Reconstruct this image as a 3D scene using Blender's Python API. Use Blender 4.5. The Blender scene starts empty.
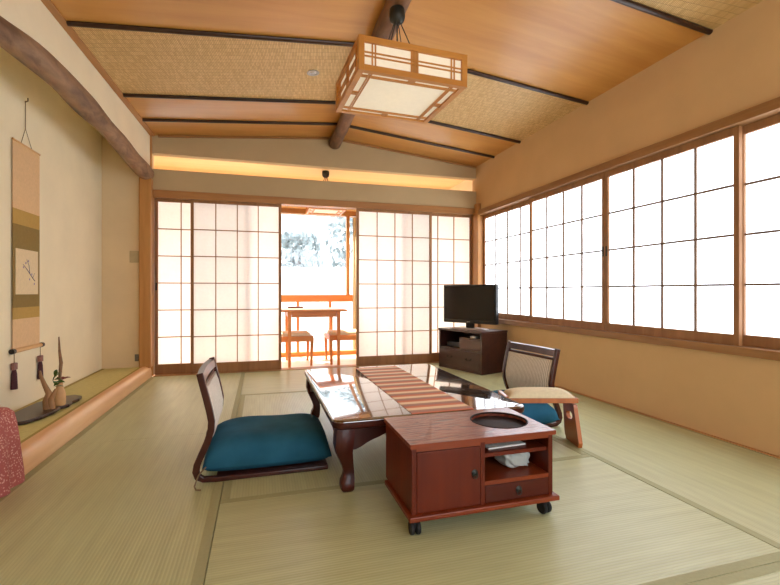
import bpy, bmesh, math, random
from mathutils import Vector, Matrix, Euler
random.seed(7)
PI = math.pi
C = bpy.context.scene.collection
SC = bpy.context.scene

# ------------------------------------------------------------------ room constants
XR, YB = 2.64, 5.09          # right wall face, back wall face
XL = -1.06                   # face of the wall over the alcove beam
XT = -1.545                  # alcove rear wall
XRIDGE, ZRIDGE, ZEAVE = 0.80, 2.667, 2.475
YF = -1.3                    # wall behind the photographer

# ------------------------------------------------------------------ materials
def new_mat(name):
    m = bpy.data.materials.new(name); m.use_nodes = True
    nt = m.node_tree
    return m, nt, nt.nodes['Principled BSDF']

def lin(c):
    return tuple((x/12.92 if x <= 0.04045 else ((x+0.055)/1.055)**2.4) for x in [v/255 for v in c]) + (1,)

def coords(nt, scale=(1,1,1), rot=(0,0,0), kind='Object'):
    tc = nt.nodes.new('ShaderNodeTexCoord'); mp = nt.nodes.new('ShaderNodeMapping')
    mp.inputs['Scale'].default_value = scale; mp.inputs['Rotation'].default_value = rot
    nt.links.new(tc.outputs[kind], mp.inputs['Vector'])
    return mp.outputs['Vector']

def noise(nt, vec, scale=5, detail=4, rough=0.55, dist=0):
    n = nt.nodes.new('ShaderNodeTexNoise')
    n.inputs['Scale'].default_value = scale; n.inputs['Detail'].default_value = detail
    n.inputs['Roughness'].default_value = rough; n.inputs['Distortion'].default_value = dist
    nt.links.new(vec, n.inputs['Vector'])
    return n.outputs['Fac']

def ramp(nt, fac, stops, interp='LINEAR'):
    r = nt.nodes.new('ShaderNodeValToRGB'); cr = r.color_ramp; cr.interpolation = interp
    while len(cr.elements) < len(stops): cr.elements.new(0.5)
    for e, (p, c) in zip(cr.elements, stops): e.position = p; e.color = c
    nt.links.new(fac, r.inputs['Fac'])
    return r.outputs['Color']

def bump(nt, fac, bs, strength=0.2, dist=0.005):
    b = nt.nodes.new('ShaderNodeBump'); b.inputs['Strength'].default_value = strength
    b.inputs['Distance'].default_value = dist
    nt.links.new(fac, b.inputs['Height']); nt.links.new(b.outputs['Normal'], bs.inputs['Normal'])
    return b

def plain(name, c, rough=0.6, var=0.08, scale=12, spec=0.4, metal=0.0, bmp=0.0):
    m, nt, bs = new_mat(name)
    v = coords(nt); n = noise(nt, v, scale)
    a = lin(c); d = tuple(x*(1-var) for x in a[:3])+(1,); b = tuple(min(1, x*(1+var)) for x in a[:3])+(1,)
    nt.links.new(ramp(nt, n, [(0.3, d), (0.7, b)]), bs.inputs['Base Color'])
    bs.inputs['Roughness'].default_value = rough; bs.inputs['Specular IOR Level'].default_value = spec
    bs.inputs['Metallic'].default_value = metal
    if bmp: bump(nt, noise(nt, v, scale*8), bs, bmp, 0.003)
    return m

def wood(name, dark, light, axis='Y', rough=0.5, spec=0.4, fine=18, stretch=0.08, coat=0.0, bmp=0.05):
    m, nt, bs = new_mat(name)
    sc = {'X': (stretch,1,1), 'Y': (1,stretch,1), 'Z': (1,1,stretch)}[axis]
    v = coords(nt, sc)
    n1 = noise(nt, v, fine, 6, 0.6, 0.6)
    n2 = noise(nt, v, fine*0.25, 3, 0.5, 1.0)
    mx = nt.nodes.new('ShaderNodeMath'); mx.operation = 'MULTIPLY_ADD'
    nt.links.new(n1, mx.inputs[0]); mx.inputs[1].default_value = 0.55
    h = nt.nodes.new('ShaderNodeMath'); h.operation = 'MULTIPLY'; h.inputs[1].default_value = 0.45
    nt.links.new(n2, h.inputs[0]); nt.links.new(h.outputs[0], mx.inputs[2])
    nt.links.new(ramp(nt, mx.outputs[0], [(0.32, lin(dark)), (0.66, lin(light))]), bs.inputs['Base Color'])
    bs.inputs['Roughness'].default_value = rough; bs.inputs['Specular IOR Level'].default_value = spec
    if coat:
        bs.inputs['Coat Weight'].default_value = coat; bs.inputs['Coat Roughness'].default_value = 0.05
    if bmp: bump(nt, n1, bs, bmp, 0.003)
    return m

def plaster(name, c, var=0.04):
    return plain(name, c, rough=0.9, var=var, scale=3, spec=0.15, bmp=0.03)

M = {}
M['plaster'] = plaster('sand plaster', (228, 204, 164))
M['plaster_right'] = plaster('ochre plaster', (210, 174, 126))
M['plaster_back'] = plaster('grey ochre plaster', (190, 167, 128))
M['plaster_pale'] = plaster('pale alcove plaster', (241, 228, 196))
M['hinoki'] = wood('cypress trim', (156, 106, 58), (194, 142, 86), 'Y', 0.45)
M['window_trim_backlit'] = wood('backlit cypress window trim', (132, 90, 50), (170, 124, 76), 'Y', 0.45)  # cypress trim darkened, its backlit shade put into the colour
M['hinoki_x'] = wood('cypress trim crosswise', (146, 98, 52), (184, 132, 78), 'X', 0.45)
M['hinoki_z'] = wood('cypress post', (162, 108, 54), (196, 140, 78), 'Z', 0.42)
M['lattice_wood'] = wood('dark shoji lattice cedar', (84, 58, 36), (118, 84, 54), 'Z', 0.6)
M['shoji_wood'] = wood('shoji cedar', (128, 86, 50), (164, 116, 72), 'Z', 0.55)
M['kerb'] = wood('pink cedar kerb', (214, 160, 110), (236, 194, 144), 'Y', 0.32, spec=0.5)
M['bark'] = wood('barked log', (62, 38, 24), (138, 98, 66), 'Y', 0.55, fine=22, stretch=0.22, bmp=0.5)
M['bark_grey'] = wood('weathered log', (74, 50, 35), (172, 136, 106), 'Y', 0.6, fine=16, stretch=0.3, bmp=0.5)
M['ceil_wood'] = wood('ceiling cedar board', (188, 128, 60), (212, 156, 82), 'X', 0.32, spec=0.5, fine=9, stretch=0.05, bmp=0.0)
M['batten'] = wood('dark bamboo batten', (34, 18, 10), (66, 38, 22), 'X', 0.3, spec=0.5)
M['lacquer'] = wood('dark red lacquered top', (30, 8, 5), (62, 18, 10), 'Y', 0.22, spec=0.5, fine=14, stretch=0.1, coat=1.0, bmp=0)
_b = M['lacquer'].node_tree.nodes['Principled BSDF']
_b.inputs['Coat IOR'].default_value = 2.1; _b.inputs['Specular IOR Level'].default_value = 0.9; _b.inputs['Roughness'].default_value = 0.12; _b.inputs['Coat Roughness'].default_value = 0.03
M['lacquer_leg'] = wood('dark red lacquer', (44, 13, 8), (78, 25, 14), 'Z', 0.35, spec=0.3, coat=0.15, bmp=0)
M['karin'] = wood('red rosewood', (78, 24, 9), (110, 41, 16), 'Z', 0.4, spec=0.22, fine=14, stretch=0.1, coat=0.06, bmp=0)
M['karin_dark'] = wood('dark red rosewood', (66, 22, 12), (88, 34, 20), 'X', 0.4, spec=0.22, fine=14, coat=0.05, bmp=0)
M['karin_edge'] = wood('rosewood edging', (106, 40, 16), (140, 62, 27), 'X', 0.36, spec=0.3, fine=14, coat=0.1, bmp=0)
M['tvwood'] = wood('dark brown stand wood', (44, 22, 18), (70, 38, 30), 'X', 0.35, spec=0.5, coat=0.2, bmp=0)
M['tvwood_red'] = wood('reddish brown drawer wood', (58, 28, 23), (80, 42, 33), 'X', 0.35, spec=0.5, coat=0.2, bmp=0)
M['chairwood'] = wood('dark brown chair wood', (48, 20, 14), (80, 38, 28), 'Z', 0.32, spec=0.35, coat=0.2, bmp=0)
M['armwood'] = wood('amber armrest wood', (150, 78, 30), (196, 112, 50), 'Z', 0.35, spec=0.5, coat=0.3, bmp=0)
M['lampwood'] = wood('honey lantern wood', (176, 112, 46), (206, 142, 68), 'X', 0.4)
M['pinewood'] = wood('orange teak', (196, 116, 56), (222, 146, 76), 'X', 0.4)
M['iron'] = plain('black iron', (44, 44, 38), 0.45, spec=0.5, metal=0.5)
M['rubber'] = plain('black rubber', (22, 22, 24), 0.6)
M['black_plastic'] = plain('black plastic', (16, 16, 18), 0.32, spec=0.5, var=0.02)
M['screen'] = plain('dark screen glass', (14, 13, 14), 0.16, spec=0.5, var=0.0)
M['silver'] = plain('silver plastic', (176, 174, 170), 0.35, metal=0.6)
M['cream_plastic'] = plain('cream plastic', (190, 168, 128), 0.5)
M['grey_plastic'] = plain('grey plastic', (120, 112, 100), 0.5)
M['glare_white'] = plain('reflected white', (236, 234, 228), 0.6)
M['cream_fabric'] = plain('cream fabric', (222, 208, 176), 0.9, var=0.06, scale=60, bmp=0.2)
M['well'] = plain('dark lining', (34, 14, 10), 0.6, spec=0.2)
M['dark_slab'] = wood('dark polished slab', (36, 21, 16), (64, 40, 32), 'Y', 0.3, spec=0.4, coat=0.15, bmp=0)
M['vase'] = plain('tan stoneware', (206, 160, 108), 0.5, var=0.15, scale=8)
M['driftwood'] = wood('driftwood', (120, 84, 52), (180, 136, 90), 'Z', 0.6)
M['leaf'] = plain('green leaf', (66, 96, 40), 0.5, var=0.25, scale=20)
M['petal'] = plain('dusky red petal', (128, 58, 54), 0.5, var=0.2)
M['twig'] = plain('grey brown twig', (136, 102, 72), 0.7, var=0.2, scale=30)
M['mauve'] = plain('mauve tassel silk', (72, 30, 38), 0.6, var=0.2, scale=40)
M['weight'] = plain('patterned weight', (140, 96, 86), 0.5, var=0.3, scale=60)
M['cord'] = plain('grey cord', (128, 106, 78), 0.8)
M['roller'] = wood('scroll roller', (206, 158, 104), (226, 182, 126), 'Y', 0.5)
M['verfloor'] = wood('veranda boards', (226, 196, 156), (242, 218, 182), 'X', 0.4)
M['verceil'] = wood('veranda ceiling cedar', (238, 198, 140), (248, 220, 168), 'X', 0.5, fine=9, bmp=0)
M['whiteout'] = plain('overexposed white', (238, 238, 236), 0.9, var=0.02)
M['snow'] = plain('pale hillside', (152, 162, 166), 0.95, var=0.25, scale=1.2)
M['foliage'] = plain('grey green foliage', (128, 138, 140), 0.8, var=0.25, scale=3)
M['trunk'] = plain('grey trunk', (96, 88, 84), 0.9, var=0.2)

def teal():
    m, nt, bs = new_mat('teal cotton')
    v = coords(nt); n = noise(nt, v, 6, 3)
    w = noise(nt, coords(nt, (1,1,1)), 260, 2)
    nt.links.new(ramp(nt, n, [(0.3, lin((34, 86, 112))), (0.7, lin((44, 102, 132)))]), bs.inputs['Base Color'])
    bs.inputs['Roughness'].default_value = 0.85; bs.inputs['Specular IOR Level'].default_value = 0.15
    bump(nt, w, bs, 0.15, 0.002)
    return m
M['teal'] = teal()

def stripe_fabric():
    m, nt, bs = new_mat('striped grey upholstery')
    w = nt.nodes.new('ShaderNodeTexWave'); w.bands_direction = 'Y'; w.inputs['Scale'].default_value = 22
    w.inputs['Distortion'].default_value = 1.5; w.inputs['Detail'].default_value = 3; w.inputs['Detail Scale'].default_value = 4
    nt.links.new(coords(nt), w.inputs['Vector'])
    nt.links.new(ramp(nt, w.outputs['Fac'], [(0.2, lin((190, 178, 162))), (0.8, lin((238, 231, 219)))]), bs.inputs['Base Color'])
    bs.inputs['Roughness'].default_value = 0.85
    bump(nt, w.outputs['Fac'], bs, 0.15, 0.002)
    return m
M['stripe_fabric'] = stripe_fabric()

def tatami(name, axis):
    """rush matting: fine ribs run along the mat's long side"""
    m, nt, bs = new_mat(name)
    w = nt.nodes.new('ShaderNodeTexWave'); w.bands_direction = 'Y' if axis == 'X' else 'X'
    w.inputs['Scale'].default_value = 25; w.inputs['Distortion'].default_value = 0.15
    nt.links.new(coords(nt), w.inputs['Vector'])
    n = noise(nt, coords(nt, (0.5, 6, 1) if axis == 'X' else (6, 0.5, 1)), 5, 5)
    n2 = noise(nt, coords(nt), 1.1, 3)
    base = ramp(nt, n, [(0.3, lin((184, 186, 142))), (0.7, lin((201, 204, 160)))])
    mix = nt.nodes.new('ShaderNodeMixRGB'); mix.blend_type = 'MULTIPLY'; mix.inputs['Fac'].default_value = 0.6
    nt.links.new(base, mix.inputs[1])
    nt.links.new(ramp(nt, w.outputs['Fac'], [(0.05, (0.82, 0.82, 0.80, 1)), (0.4, (1, 1, 1, 1))]), mix.inputs[2])
    mix2 = nt.nodes.new('ShaderNodeMixRGB'); mix2.blend_type = 'MULTIPLY'; mix2.inputs['Fac'].default_value = 0.5
    nt.links.new(mix.outputs[0], mix2.inputs[1])
    nt.links.new(ramp(nt, n2, [(0.3, (0.86, 0.88, 0.84, 1)), (0.7, (1, 1, 1, 1))]), mix2.inputs[2])
    nt.links.new(mix2.outputs[0], bs.inputs['Base Color'])
    bs.inputs['Roughness'].default_value = 0.36; bs.inputs['Specular IOR Level'].default_value = 0.55
    bump(nt, w.outputs['Fac'], bs, 0.3, 0.002)
    return m
M['tatami_x'] = tatami('rush matting with ribs across the room', 'X')
M['tatami_y'] = tatami('rush matting with ribs along the room', 'Y')
M['tatami_alcove'] = plain('alcove rush matting', (208, 198, 130), 0.5, var=0.08, scale=30)
M['heri'] = plain('grey green cloth binding', (166, 166, 128), 0.7, var=0.05, scale=80)
M['heri_alcove'] = plain('brown green cloth binding', (170, 152, 88), 0.7, var=0.05, scale=80)

def wicker():
    m, nt, bs = new_mat('woven cedar wicker')
    v = coords(nt, rot=(0, 0, math.radians(0)))
    b = nt.nodes.new('ShaderNodeTexBrick'); b.inputs['Scale'].default_value = 1.0
    b.inputs['Brick Width'].default_value = 0.05; b.inputs['Row Height'].default_value = 0.011
    b.inputs['Mortar Size'].default_value = 0.0016; b.inputs['Mortar Smooth'].default_value = 0.6
    b.offset = 0.35; b.offset_frequency = 1; b.squash_frequency = 1
    nt.links.new(coords(nt, rot=(0, 0, PI/2+0.12)), b.inputs['Vector'])
    b.inputs['Color1'].default_value = lin((206, 168, 108)); b.inputs['Color2'].default_value = lin((228, 194, 134))
    b.inputs['Mortar'].default_value = lin((150, 112, 62))
    nt.links.new(b.outputs['Color'], bs.inputs['Base Color'])
    bs.inputs['Roughness'].default_value = 0.45
    bump(nt, b.outputs['Fac'], bs, -0.4, 0.004)
    return m
M['wicker'] = wicker()

def runner_mat():
    m, nt, bs = new_mat('red and cream striped weave')
    sx = nt.nodes.new('ShaderNodeSeparateXYZ'); nt.links.new(coords(nt), sx.inputs[0])
    mul = nt.nodes.new('ShaderNodeMath'); mul.operation = 'MULTIPLY'; mul.inputs[1].default_value = 1/0.112
    nt.links.new(sx.outputs['Y'], mul.inputs[0])
    fr = nt.nodes.new('ShaderNodeMath'); fr.operation = 'FRACT'; nt.links.new(mul.outputs[0], fr.inputs[0])
    col = ramp(nt, fr.outputs[0], [(0.0, lin((240, 210, 172))), (0.24, lin((244, 216, 180))), (0.34, lin((214, 122, 84))),
                                   (0.56, lin((206, 110, 74))), (0.64, lin((166, 116, 100))), (0.90, lin((178, 134, 114))), (1.0, lin((240, 210, 172)))])
    n = noise(nt, coords(nt, (3, 40, 1)), 14, 3)
    mx = nt.nodes.new('ShaderNodeMixRGB'); mx.blend_type = 'MULTIPLY'; mx.inputs['Fac'].default_value = 0.5
    nt.links.new(col, mx.inputs[1]); nt.links.new(ramp(nt, n, [(0.3, (0.75, 0.72, 0.7, 1)), (0.65, (1, 1, 1, 1))]), mx.inputs[2])
    nt.links.new(mx.outputs[0], bs.inputs['Base Color']); bs.inputs['Roughness'].default_value = 0.6
    return m
M['runner'] = runner_mat()

def burl():
    m, nt, bs = new_mat('figured rosewood top')
    n = noise(nt, coords(nt, (0.28, 1.5, 1), (0, 0, 0.2)), 16, 4, 0.55, 2.6)
    nt.links.new(ramp(nt, n, [(0.34, lin((92, 30, 15))), (0.5, lin((150, 76, 48))), (0.62, lin((104, 38, 21)))]), bs.inputs['Base Color'])
    bs.inputs['Roughness'].default_value = 0.3; bs.inputs['Specular IOR Level'].default_value = 0.6
    bs.inputs['Coat Weight'].default_value = 0.3; bs.inputs['Coat Roughness'].default_value = 0.12
    bump(nt, n, bs, 0.6, 0.006)
    return m
M['burl'] = burl()

def cloth_red():
    m, nt, bs = new_mat('red patterned cloth')
    vo = nt.nodes.new('ShaderNodeTexVoronoi'); vo.inputs['Scale'].default_value = 95
    nt.links.new(coords(nt), vo.inputs['Vector'])
    nt.links.new(ramp(nt, vo.outputs['Distance'], [(0.22, lin((224, 176, 164))), (0.42, lin((176, 94, 90)))]), bs.inputs['Base Color'])
    bs.inputs['Roughness'].default_value = 0.85
    return m
M['cloth_red'] = cloth_red()

def emit_paper(name, c, strength, tr=0.5):
    """backlit washi: a translucent sheet that glows with the daylight behind it"""
    m = bpy.data.materials.new(name); m.use_nodes = True; nt = m.node_tree; nt.nodes.clear()
    out = nt.nodes.new('ShaderNodeOutputMaterial'); add = nt.nodes.new('ShaderNodeAddShader')
    mix = nt.nodes.new('ShaderNodeMixShader'); d = nt.nodes.new('ShaderNodeBsdfDiffuse'); t = nt.nodes.new('ShaderNodeBsdfTranslucent')
    v = coords(nt); col = ramp(nt, noise(nt, v, 40, 4), [(0.3, tuple(x*0.96 for x in lin(c)[:3])+(1,)), (0.7, lin(c))])
    nt.links.new(col, d.inputs[0]); nt.links.new(col, t.inputs[0]); mix.inputs[0].default_value = tr
    nt.links.new(d.outputs[0], mix.inputs[1]); nt.links.new(t.outputs[0], mix.inputs[2])
    e = nt.nodes.new('ShaderNodeEmission'); e.inputs['Strength'].default_value = strength
    nt.links.new(col, e.inputs[0])
    nt.links.new(mix.outputs[0], add.inputs[0]); nt.links.new(e.outputs[0], add.inputs[1])
    nt.links.new(add.outputs[0], out.inputs[0])
    return m
WIN = 0.66
M['paper_win'] = emit_paper('daylit window paper', (250, 252, 255), WIN)
M['paper_door'] = emit_paper('translucent door paper', (244, 241, 238), 0.08, 0.8)
M['paper_lamp'] = emit_paper('lit lantern paper', (236, 228, 210), 0.16, 0.3)

def glass():
    m = bpy.data.materials.new('window glass'); m.use_nodes = True; nt = m.node_tree; nt.nodes.clear()
    out = nt.nodes.new('ShaderNodeOutputMaterial'); mix = nt.nodes.new('ShaderNodeMixShader'); mix.inputs[0].default_value = 0.06
    t = nt.nodes.new('ShaderNodeBsdfTransparent'); g = nt.nodes.new('ShaderNodeBsdfGlossy'); g.inputs['Roughness'].default_value = 0.02
    nt.links.new(t.outputs[0], mix.inputs[1]); nt.links.new(g.outputs[0], mix.inputs[2]); nt.links.new(mix.outputs[0], out.inputs[0])
    return m
M['glass'] = glass()

def bag_mat():
    m, nt, bs = new_mat('cloudy plastic')
    bs.inputs['Base Color'].default_value = lin((196, 200, 196)); bs.inputs['Roughness'].default_value = 0.35
    bs.inputs['Transmission Weight'].default_value = 0.25
    n = noise(nt, coords(nt), 30, 3); bump(nt, n, bs, 0.4, 0.01)
    return m
M['bag'] = bag_mat()

# ------------------------------------------------------------------ mesh helpers
def bm_box(bm, x0, x1, y0, y1, z0, z1, bev=0.0, seg=2, mat=None):
    t = bmesh.new()
    bmesh.ops.create_cube(t, size=1)
    for v in t.verts:
        v.co = Vector(((x0+x1)/2+v.co.x*(x1-x0), (y0+y1)/2+v.co.y*(y1-y0), (z0+z1)/2+v.co.z*(z1-z0)))
    if bev: bmesh.ops.bevel(t, geom=t.edges[:], offset=bev, segments=seg, profile=0.5, affect='EDGES')
    if mat is not None: bmesh.ops.transform(t, matrix=mat, verts=t.verts[:])
    merge(bm, t)

def merge(bm, t):
    me = bpy.data.meshes.new('tmp'); t.to_mesh(me); t.free(); bm.from_mesh(me); bpy.data.meshes.remove(me)

def bm_tube(bm, pts, rad, n=10, cap=True, squash=None):
    """tube through points; rad is a number or one per point"""
    pts = [Vector(p) for p in pts]; R = rad if isinstance(rad, (list, tuple)) else [rad]*len(pts)
    rings = []; up = None
    for i, p in enumerate(pts):
        a = pts[max(i-1, 0)]; b = pts[min(i+1, len(pts)-1)]; d = (b-a).normalized()
        if up is None:
            up = Vector((0,0,1)) if abs(d.z) < 0.9 else Vector((0,1,0))
        s = d.cross(up).normalized(); u = s.cross(d).normalized(); up = u
        r = R[i]; rx, ry = (r, r) if squash is None else (r*squash[0], r*squash[1])
        rings.append([bm.verts.new(p + s*math.cos(2*PI*k/n)*rx + u*math.sin(2*PI*k/n)*ry) for k in range(n)])
    for a, b in zip(rings, rings[1:]):
        for k in range(n): bm.faces.new((a[k], a[(k+1) % n], b[(k+1) % n], b[k]))
    if cap:
        bm.faces.new(rings[0][::-1]); bm.faces.new(rings[-1])

def bm_bar(bm, pts, w, h, side=Vector((0,1,0))):
    """bar of rectangular section (w along 'side', h across) through points"""
    pts = [Vector(p) for p in pts]; rings = []
    H = h if isinstance(h, (list, tuple)) else [h]*len(pts)
    for i, p in enumerate(pts):
        d = (pts[min(i+1, len(pts)-1)]-pts[max(i-1, 0)]).normalized(); n = d.cross(side).normalized()
        rings.append([bm.verts.new(p+side*(a*w/2)+n*(b*H[i]/2)) for a, b in ((-1,-1),(1,-1),(1,1),(-1,1))])
    for a, b in zip(rings, rings[1:]):
        for k in range(4): bm.faces.new((a[k], a[(k+1)%4], b[(k+1)%4], b[k]))
    bm.faces.new(rings[0][::-1]); bm.faces.new(rings[-1])

def bm_lathe(bm, prof, n=24, c=(0,0,0)):
    rings = []
    for r, z in prof:
        rings.append([bm.verts.new((c[0]+r*math.cos(2*PI*k/n), c[1]+r*math.sin(2*PI*k/n), c[2]+z)) for k in range(n)])
    for a, b in zip(rings, rings[1:]):
        for k in range(n): bm.faces.new((a[k], a[(k+1)%n], b[(k+1)%n], b[k]))
    if prof[0][0] > 1e-4: bm.faces.new(rings[0][::-1])
    if prof[-1][0] > 1e-4: bm.faces.new(rings[-1])

def bm_prism(bm, poly, vec):
    """polygon (list of 3D points) extruded along vec"""
    vec = Vector(vec); a = [bm.verts.new(Vector(p)) for p in poly]; b = [bm.verts.new(Vector(p)+vec) for p in poly]
    bm.faces.new(a); bm.faces.new(b[::-1])
    n = len(a)
    for i in range(n): bm.faces.new((a[i], b[i], b[(i+1)%n], a[(i+1)%n]))

def bm_torus(bm, c, R, r, axis='Y', n=20, m=8, a0=0, a1=2*PI):
    pts = []
    for i in range(n+1):
        a = a0+(a1-a0)*i/n
        x, y = R*math.cos(a), R*math.sin(a)
        pts.append({'Y': (c[0]+x, c[1], c[2]+y), 'Z': (c[0]+x, c[1]+y, c[2]), 'X': (c[0], c[1]+x, c[2]+y)}[axis])
    bm_tube(bm, pts, r, m, cap=True)

def obj(name, bm, mat, parent=None, smooth=False, label=None):
    bmesh.ops.remove_doubles(bm, verts=bm.verts[:], dist=1e-6)
    bmesh.ops.recalc_face_normals(bm, faces=bm.faces[:])
    me = bpy.data.meshes.new(name); bm.to_mesh(me); bm.free()
    me.materials.append(mat)
    if smooth:
        for p in me.polygons: p.use_smooth = True
    o = bpy.data.objects.new(name, me); C.objects.link(o)
    if parent: o.parent = parent
    if label: o['label'] = label
    return o

def box(name, dims, mat, parent=None, bev=0.0, label=None):
    bm = bmesh.new(); bm_box(bm, *dims, bev=bev); return obj(name, bm, mat, parent, label=label)

def autosmooth(o, ang=40):
    for p in o.data.polygons: p.use_smooth = True
    md = o.modifiers.new('smooth', 'EDGE_SPLIT'); md.split_angle = math.radians(ang)
    return o

def thing(name, label, cat, loc=(0,0,0), rz=0, group=None):
    o = bpy.data.objects.new(name, None); C.objects.link(o); o.empty_display_size = 0.1
    o.location = loc; o.rotation_euler = (0, 0, rz); o['label'] = label; o['category'] = cat
    if group: o['group'] = group
    return o

def tag(o, label, cat, group=None):
    o['label'] = label; o['category'] = cat
    if group: o['group'] = group
    return o

def struct(o): o['kind'] = 'structure'; return o

def sempty(name, loc=(0,0,0)):
    o = bpy.data.objects.new(name, None); C.objects.link(o); o.location = loc; o['kind'] = 'structure'; return o

def dup(root, loc, rz, label, group=None):
    r = root.copy(); C.objects.link(r); r.location = loc; r.rotation_euler = (0, 0, rz); r['label'] = label
    if group: r['group'] = group
    def rec(src, dst):
        for ch in list(src.children):
            c = ch.copy(); C.objects.link(c); c.parent = dst; rec(ch, c)
    rec(root, r)
    return r

# ------------------------------------------------------------------ the setting: floor with tatami
floor = struct(box('floor', (XT-0.1, XR, YF, YB, -0.12, -0.03), M['hinoki']))
MT = 0.0015
def mat_piece(x0, x1, y0, y1, axis, b0=True, b1=True):
    """one tatami mat; the cloth bindings run along its long sides"""
    x0, x1, y0, y1 = x0+MT, x1-MT, y0+MT, y1-MT
    o = box('tatami_mat', (x0, x1, y0, y1, -0.03, 0.0), M['tatami_x' if axis == 'X' else 'tatami_y'], floor)
    w = 0.036
    for on, k in ((b0, 0), (b1, 1)):
        if not on: continue
        if axis == 'X': d = (x0, x1, y0, y0+w, 0.0, 0.0012) if k == 0 else (x0, x1, y1-w, y1, 0.0, 0.0012)
        else: d = (x0, x0+w, y0, y1, 0.0, 0.0012) if k == 0 else (x1-w, x1, y0, y1, 0.0, 0.0012)
        box('cloth_border', d, M['heri'], o, label='grey green cloth binding strip')
XA, XB_, XC, XD, XE = -1.085, -0.165, 0.77, 1.70, 2.635
ys = [0.10, 1.02, 1.985, 2.945, 3.93, 5.06]
mat_piece(XA, XB_, ys[3], ys[5], 'Y'); mat_piece(XA, XB_, ys[1], ys[3], 'Y')
mat_piece(XD, XE, ys[3], ys[5], 'Y'); mat_piece(XD, XE, ys[1], ys[3], 'Y')
mat_piece(XB_, XD, ys[4], ys[5], 'X'); mat_piece(XB_, XD, ys[1], ys[2], 'X')
mat_piece(XB_, XC, ys[2], ys[4], 'Y'); mat_piece(XC, XD, ys[2], ys[4], 'Y')
mat_piece(XA, XC, ys[0], ys[1], 'X'); mat_piece(XC, XE, ys[0], ys[1], 'X')
mat_piece(XA, XC, -0.90, ys[0], 'X'); mat_piece(XC, XE, -0.90, ys[0], 'X')
mat_piece(XA, XC, YF, -0.90, 'X'); mat_piece(XC, XE, YF, -0.90, 'X')

# ceiling -----------------------------------------------------------
ceiling = sempty('ceiling', (0, 0, 0))
ZLEFT = 2.505
def xl(y): return -1.10-0.0312*(5.06-max(1.2, y))
def zceil(x):
    if x <= XRIDGE: return ZLEFT+(ZRIDGE-ZLEFT)*(x+1.10)/(XRIDGE+1.10)
    return ZEAVE+(ZRIDGE-ZEAVE)*(XR-x)/(XR-XRIDGE)
BY = [YF, -0.95, 0.0, 1.0, 2.03, 3.085, 4.09, 4.63, YB+0.02]
KIND = ['wood', 'wicker', 'wood', 'wicker', 'wicker', 'wood', 'wicker', 'wood', 'wood']
KIND = ['wicker', 'wood', 'wood', 'wicker', 'wood', 'wicker', 'wood', 'wood']
for side in (0, 1):
    xa, xb = (XL-0.02, XRIDGE) if side == 0 else (XRIDGE, XR+0.02)
    for i in range(len(BY)-1):
        y0, y1 = BY[i], BY[i+1]
        bm = bmesh.new()
        c = []
        for y in (y0, y1):
            x = xl(y)-0.02 if side == 0 else xa
            c.append([bm.verts.new(p) for p in ((x, y, zceil(x)), (xb, y, zceil(xb)), (xb, y, zceil(xb)+0.02), (x, y, zceil(x)+0.02))])
        bm.faces.new(c[0]); bm.faces.new(c[1][::-1])
        for k in range(4): bm.faces.new((c[0][k], c[1][k], c[1][(k+1)%4], c[0][(k+1)%4]))
        if KIND[i] == 'wood': obj('board_panel', bm, M['ceil_wood'], ceiling, label='smooth orange cedar ceiling board')
        else: obj('wicker_panel', bm, M['wicker'], ceiling, label='woven wicker ceiling panel')
    for y in BY[1:-1]:
        bm = bmesh.new()
        xq = xl(y)+0.045; p0 = (xq, y, zceil(xq)-0.010); p1 = (xb, y, zceil(xb)-0.010)
        if side == 1: p0, p1 = (xa, y, zceil(xa)-0.010), (xb-0.025, y, zceil(xb-0.025)-0.010)
        bm_tube(bm, [p0, p1], 0.017, 10, squash=(1.05, 0.9))
        autosmooth(obj('batten', bm, M['batten'], ceiling, label='dark thin ceiling batten'))
# edge trim along the left eave and the back
bm = bmesh.new(); c = []
for y in (1.2, YB-0.02):
    c.append([bm.verts.new(p) for p in ((xl(y)-0.02, y, ZLEFT-0.016), (xl(y)+0.045, y, ZLEFT-0.012), (xl(y)+0.045, y, ZLEFT+0.012), (xl(y)-0.02, y, ZLEFT+0.004))])
bm.faces.new(c[0]); bm.faces.new(c[1][::-1])
for k in range(4): bm.faces.new((c[0][k], c[1][k], c[1][(k+1)%4], c[0][(k+1)%4]))
obj('edge_trim', bm, M['hinoki'], ceiling)
bm = bmesh.new()
for a, b in ((XL+0.035, XRIDGE-0.05), (XRIDGE+0.05, XR-0.01)):
    bm_prism(bm, [(a, YB-0.03, zceil(a)-0.004), (b, YB-0.03, zceil(b)-0.004), (b, YB-0.03, zceil(b)-0.022), (a, YB-0.03, zceil(a)-0.022)], (0, 0.03, 0))
obj('rear_trim', bm, M['hinoki_x'], ceiling)

# ridge log
bm = bmesh.new(); P = []; R = []
for i in range(40):
    t = i/39; y = YF+(YB-0.02-YF)*t
    x = 0.775+0.045*max(0, (y-2.4)/2.6) + 0.006*math.sin(y*3.1); z = 2.60+0.005*math.sin(y*2.3+1)
    P.append((x, y, z)); R.append(0.066+0.004*math.sin(y*5.3)+0.003*math.sin(y*11+2))
bm_tube(bm, P, R, 20)
ridge = struct(autosmooth(obj('trim_1', bm, M['bark'])))

# roof over everything keeps the sky out
ZTOP = 2.9
def wallbox(name, dims, mat): return struct(box(name, dims, mat))

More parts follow.
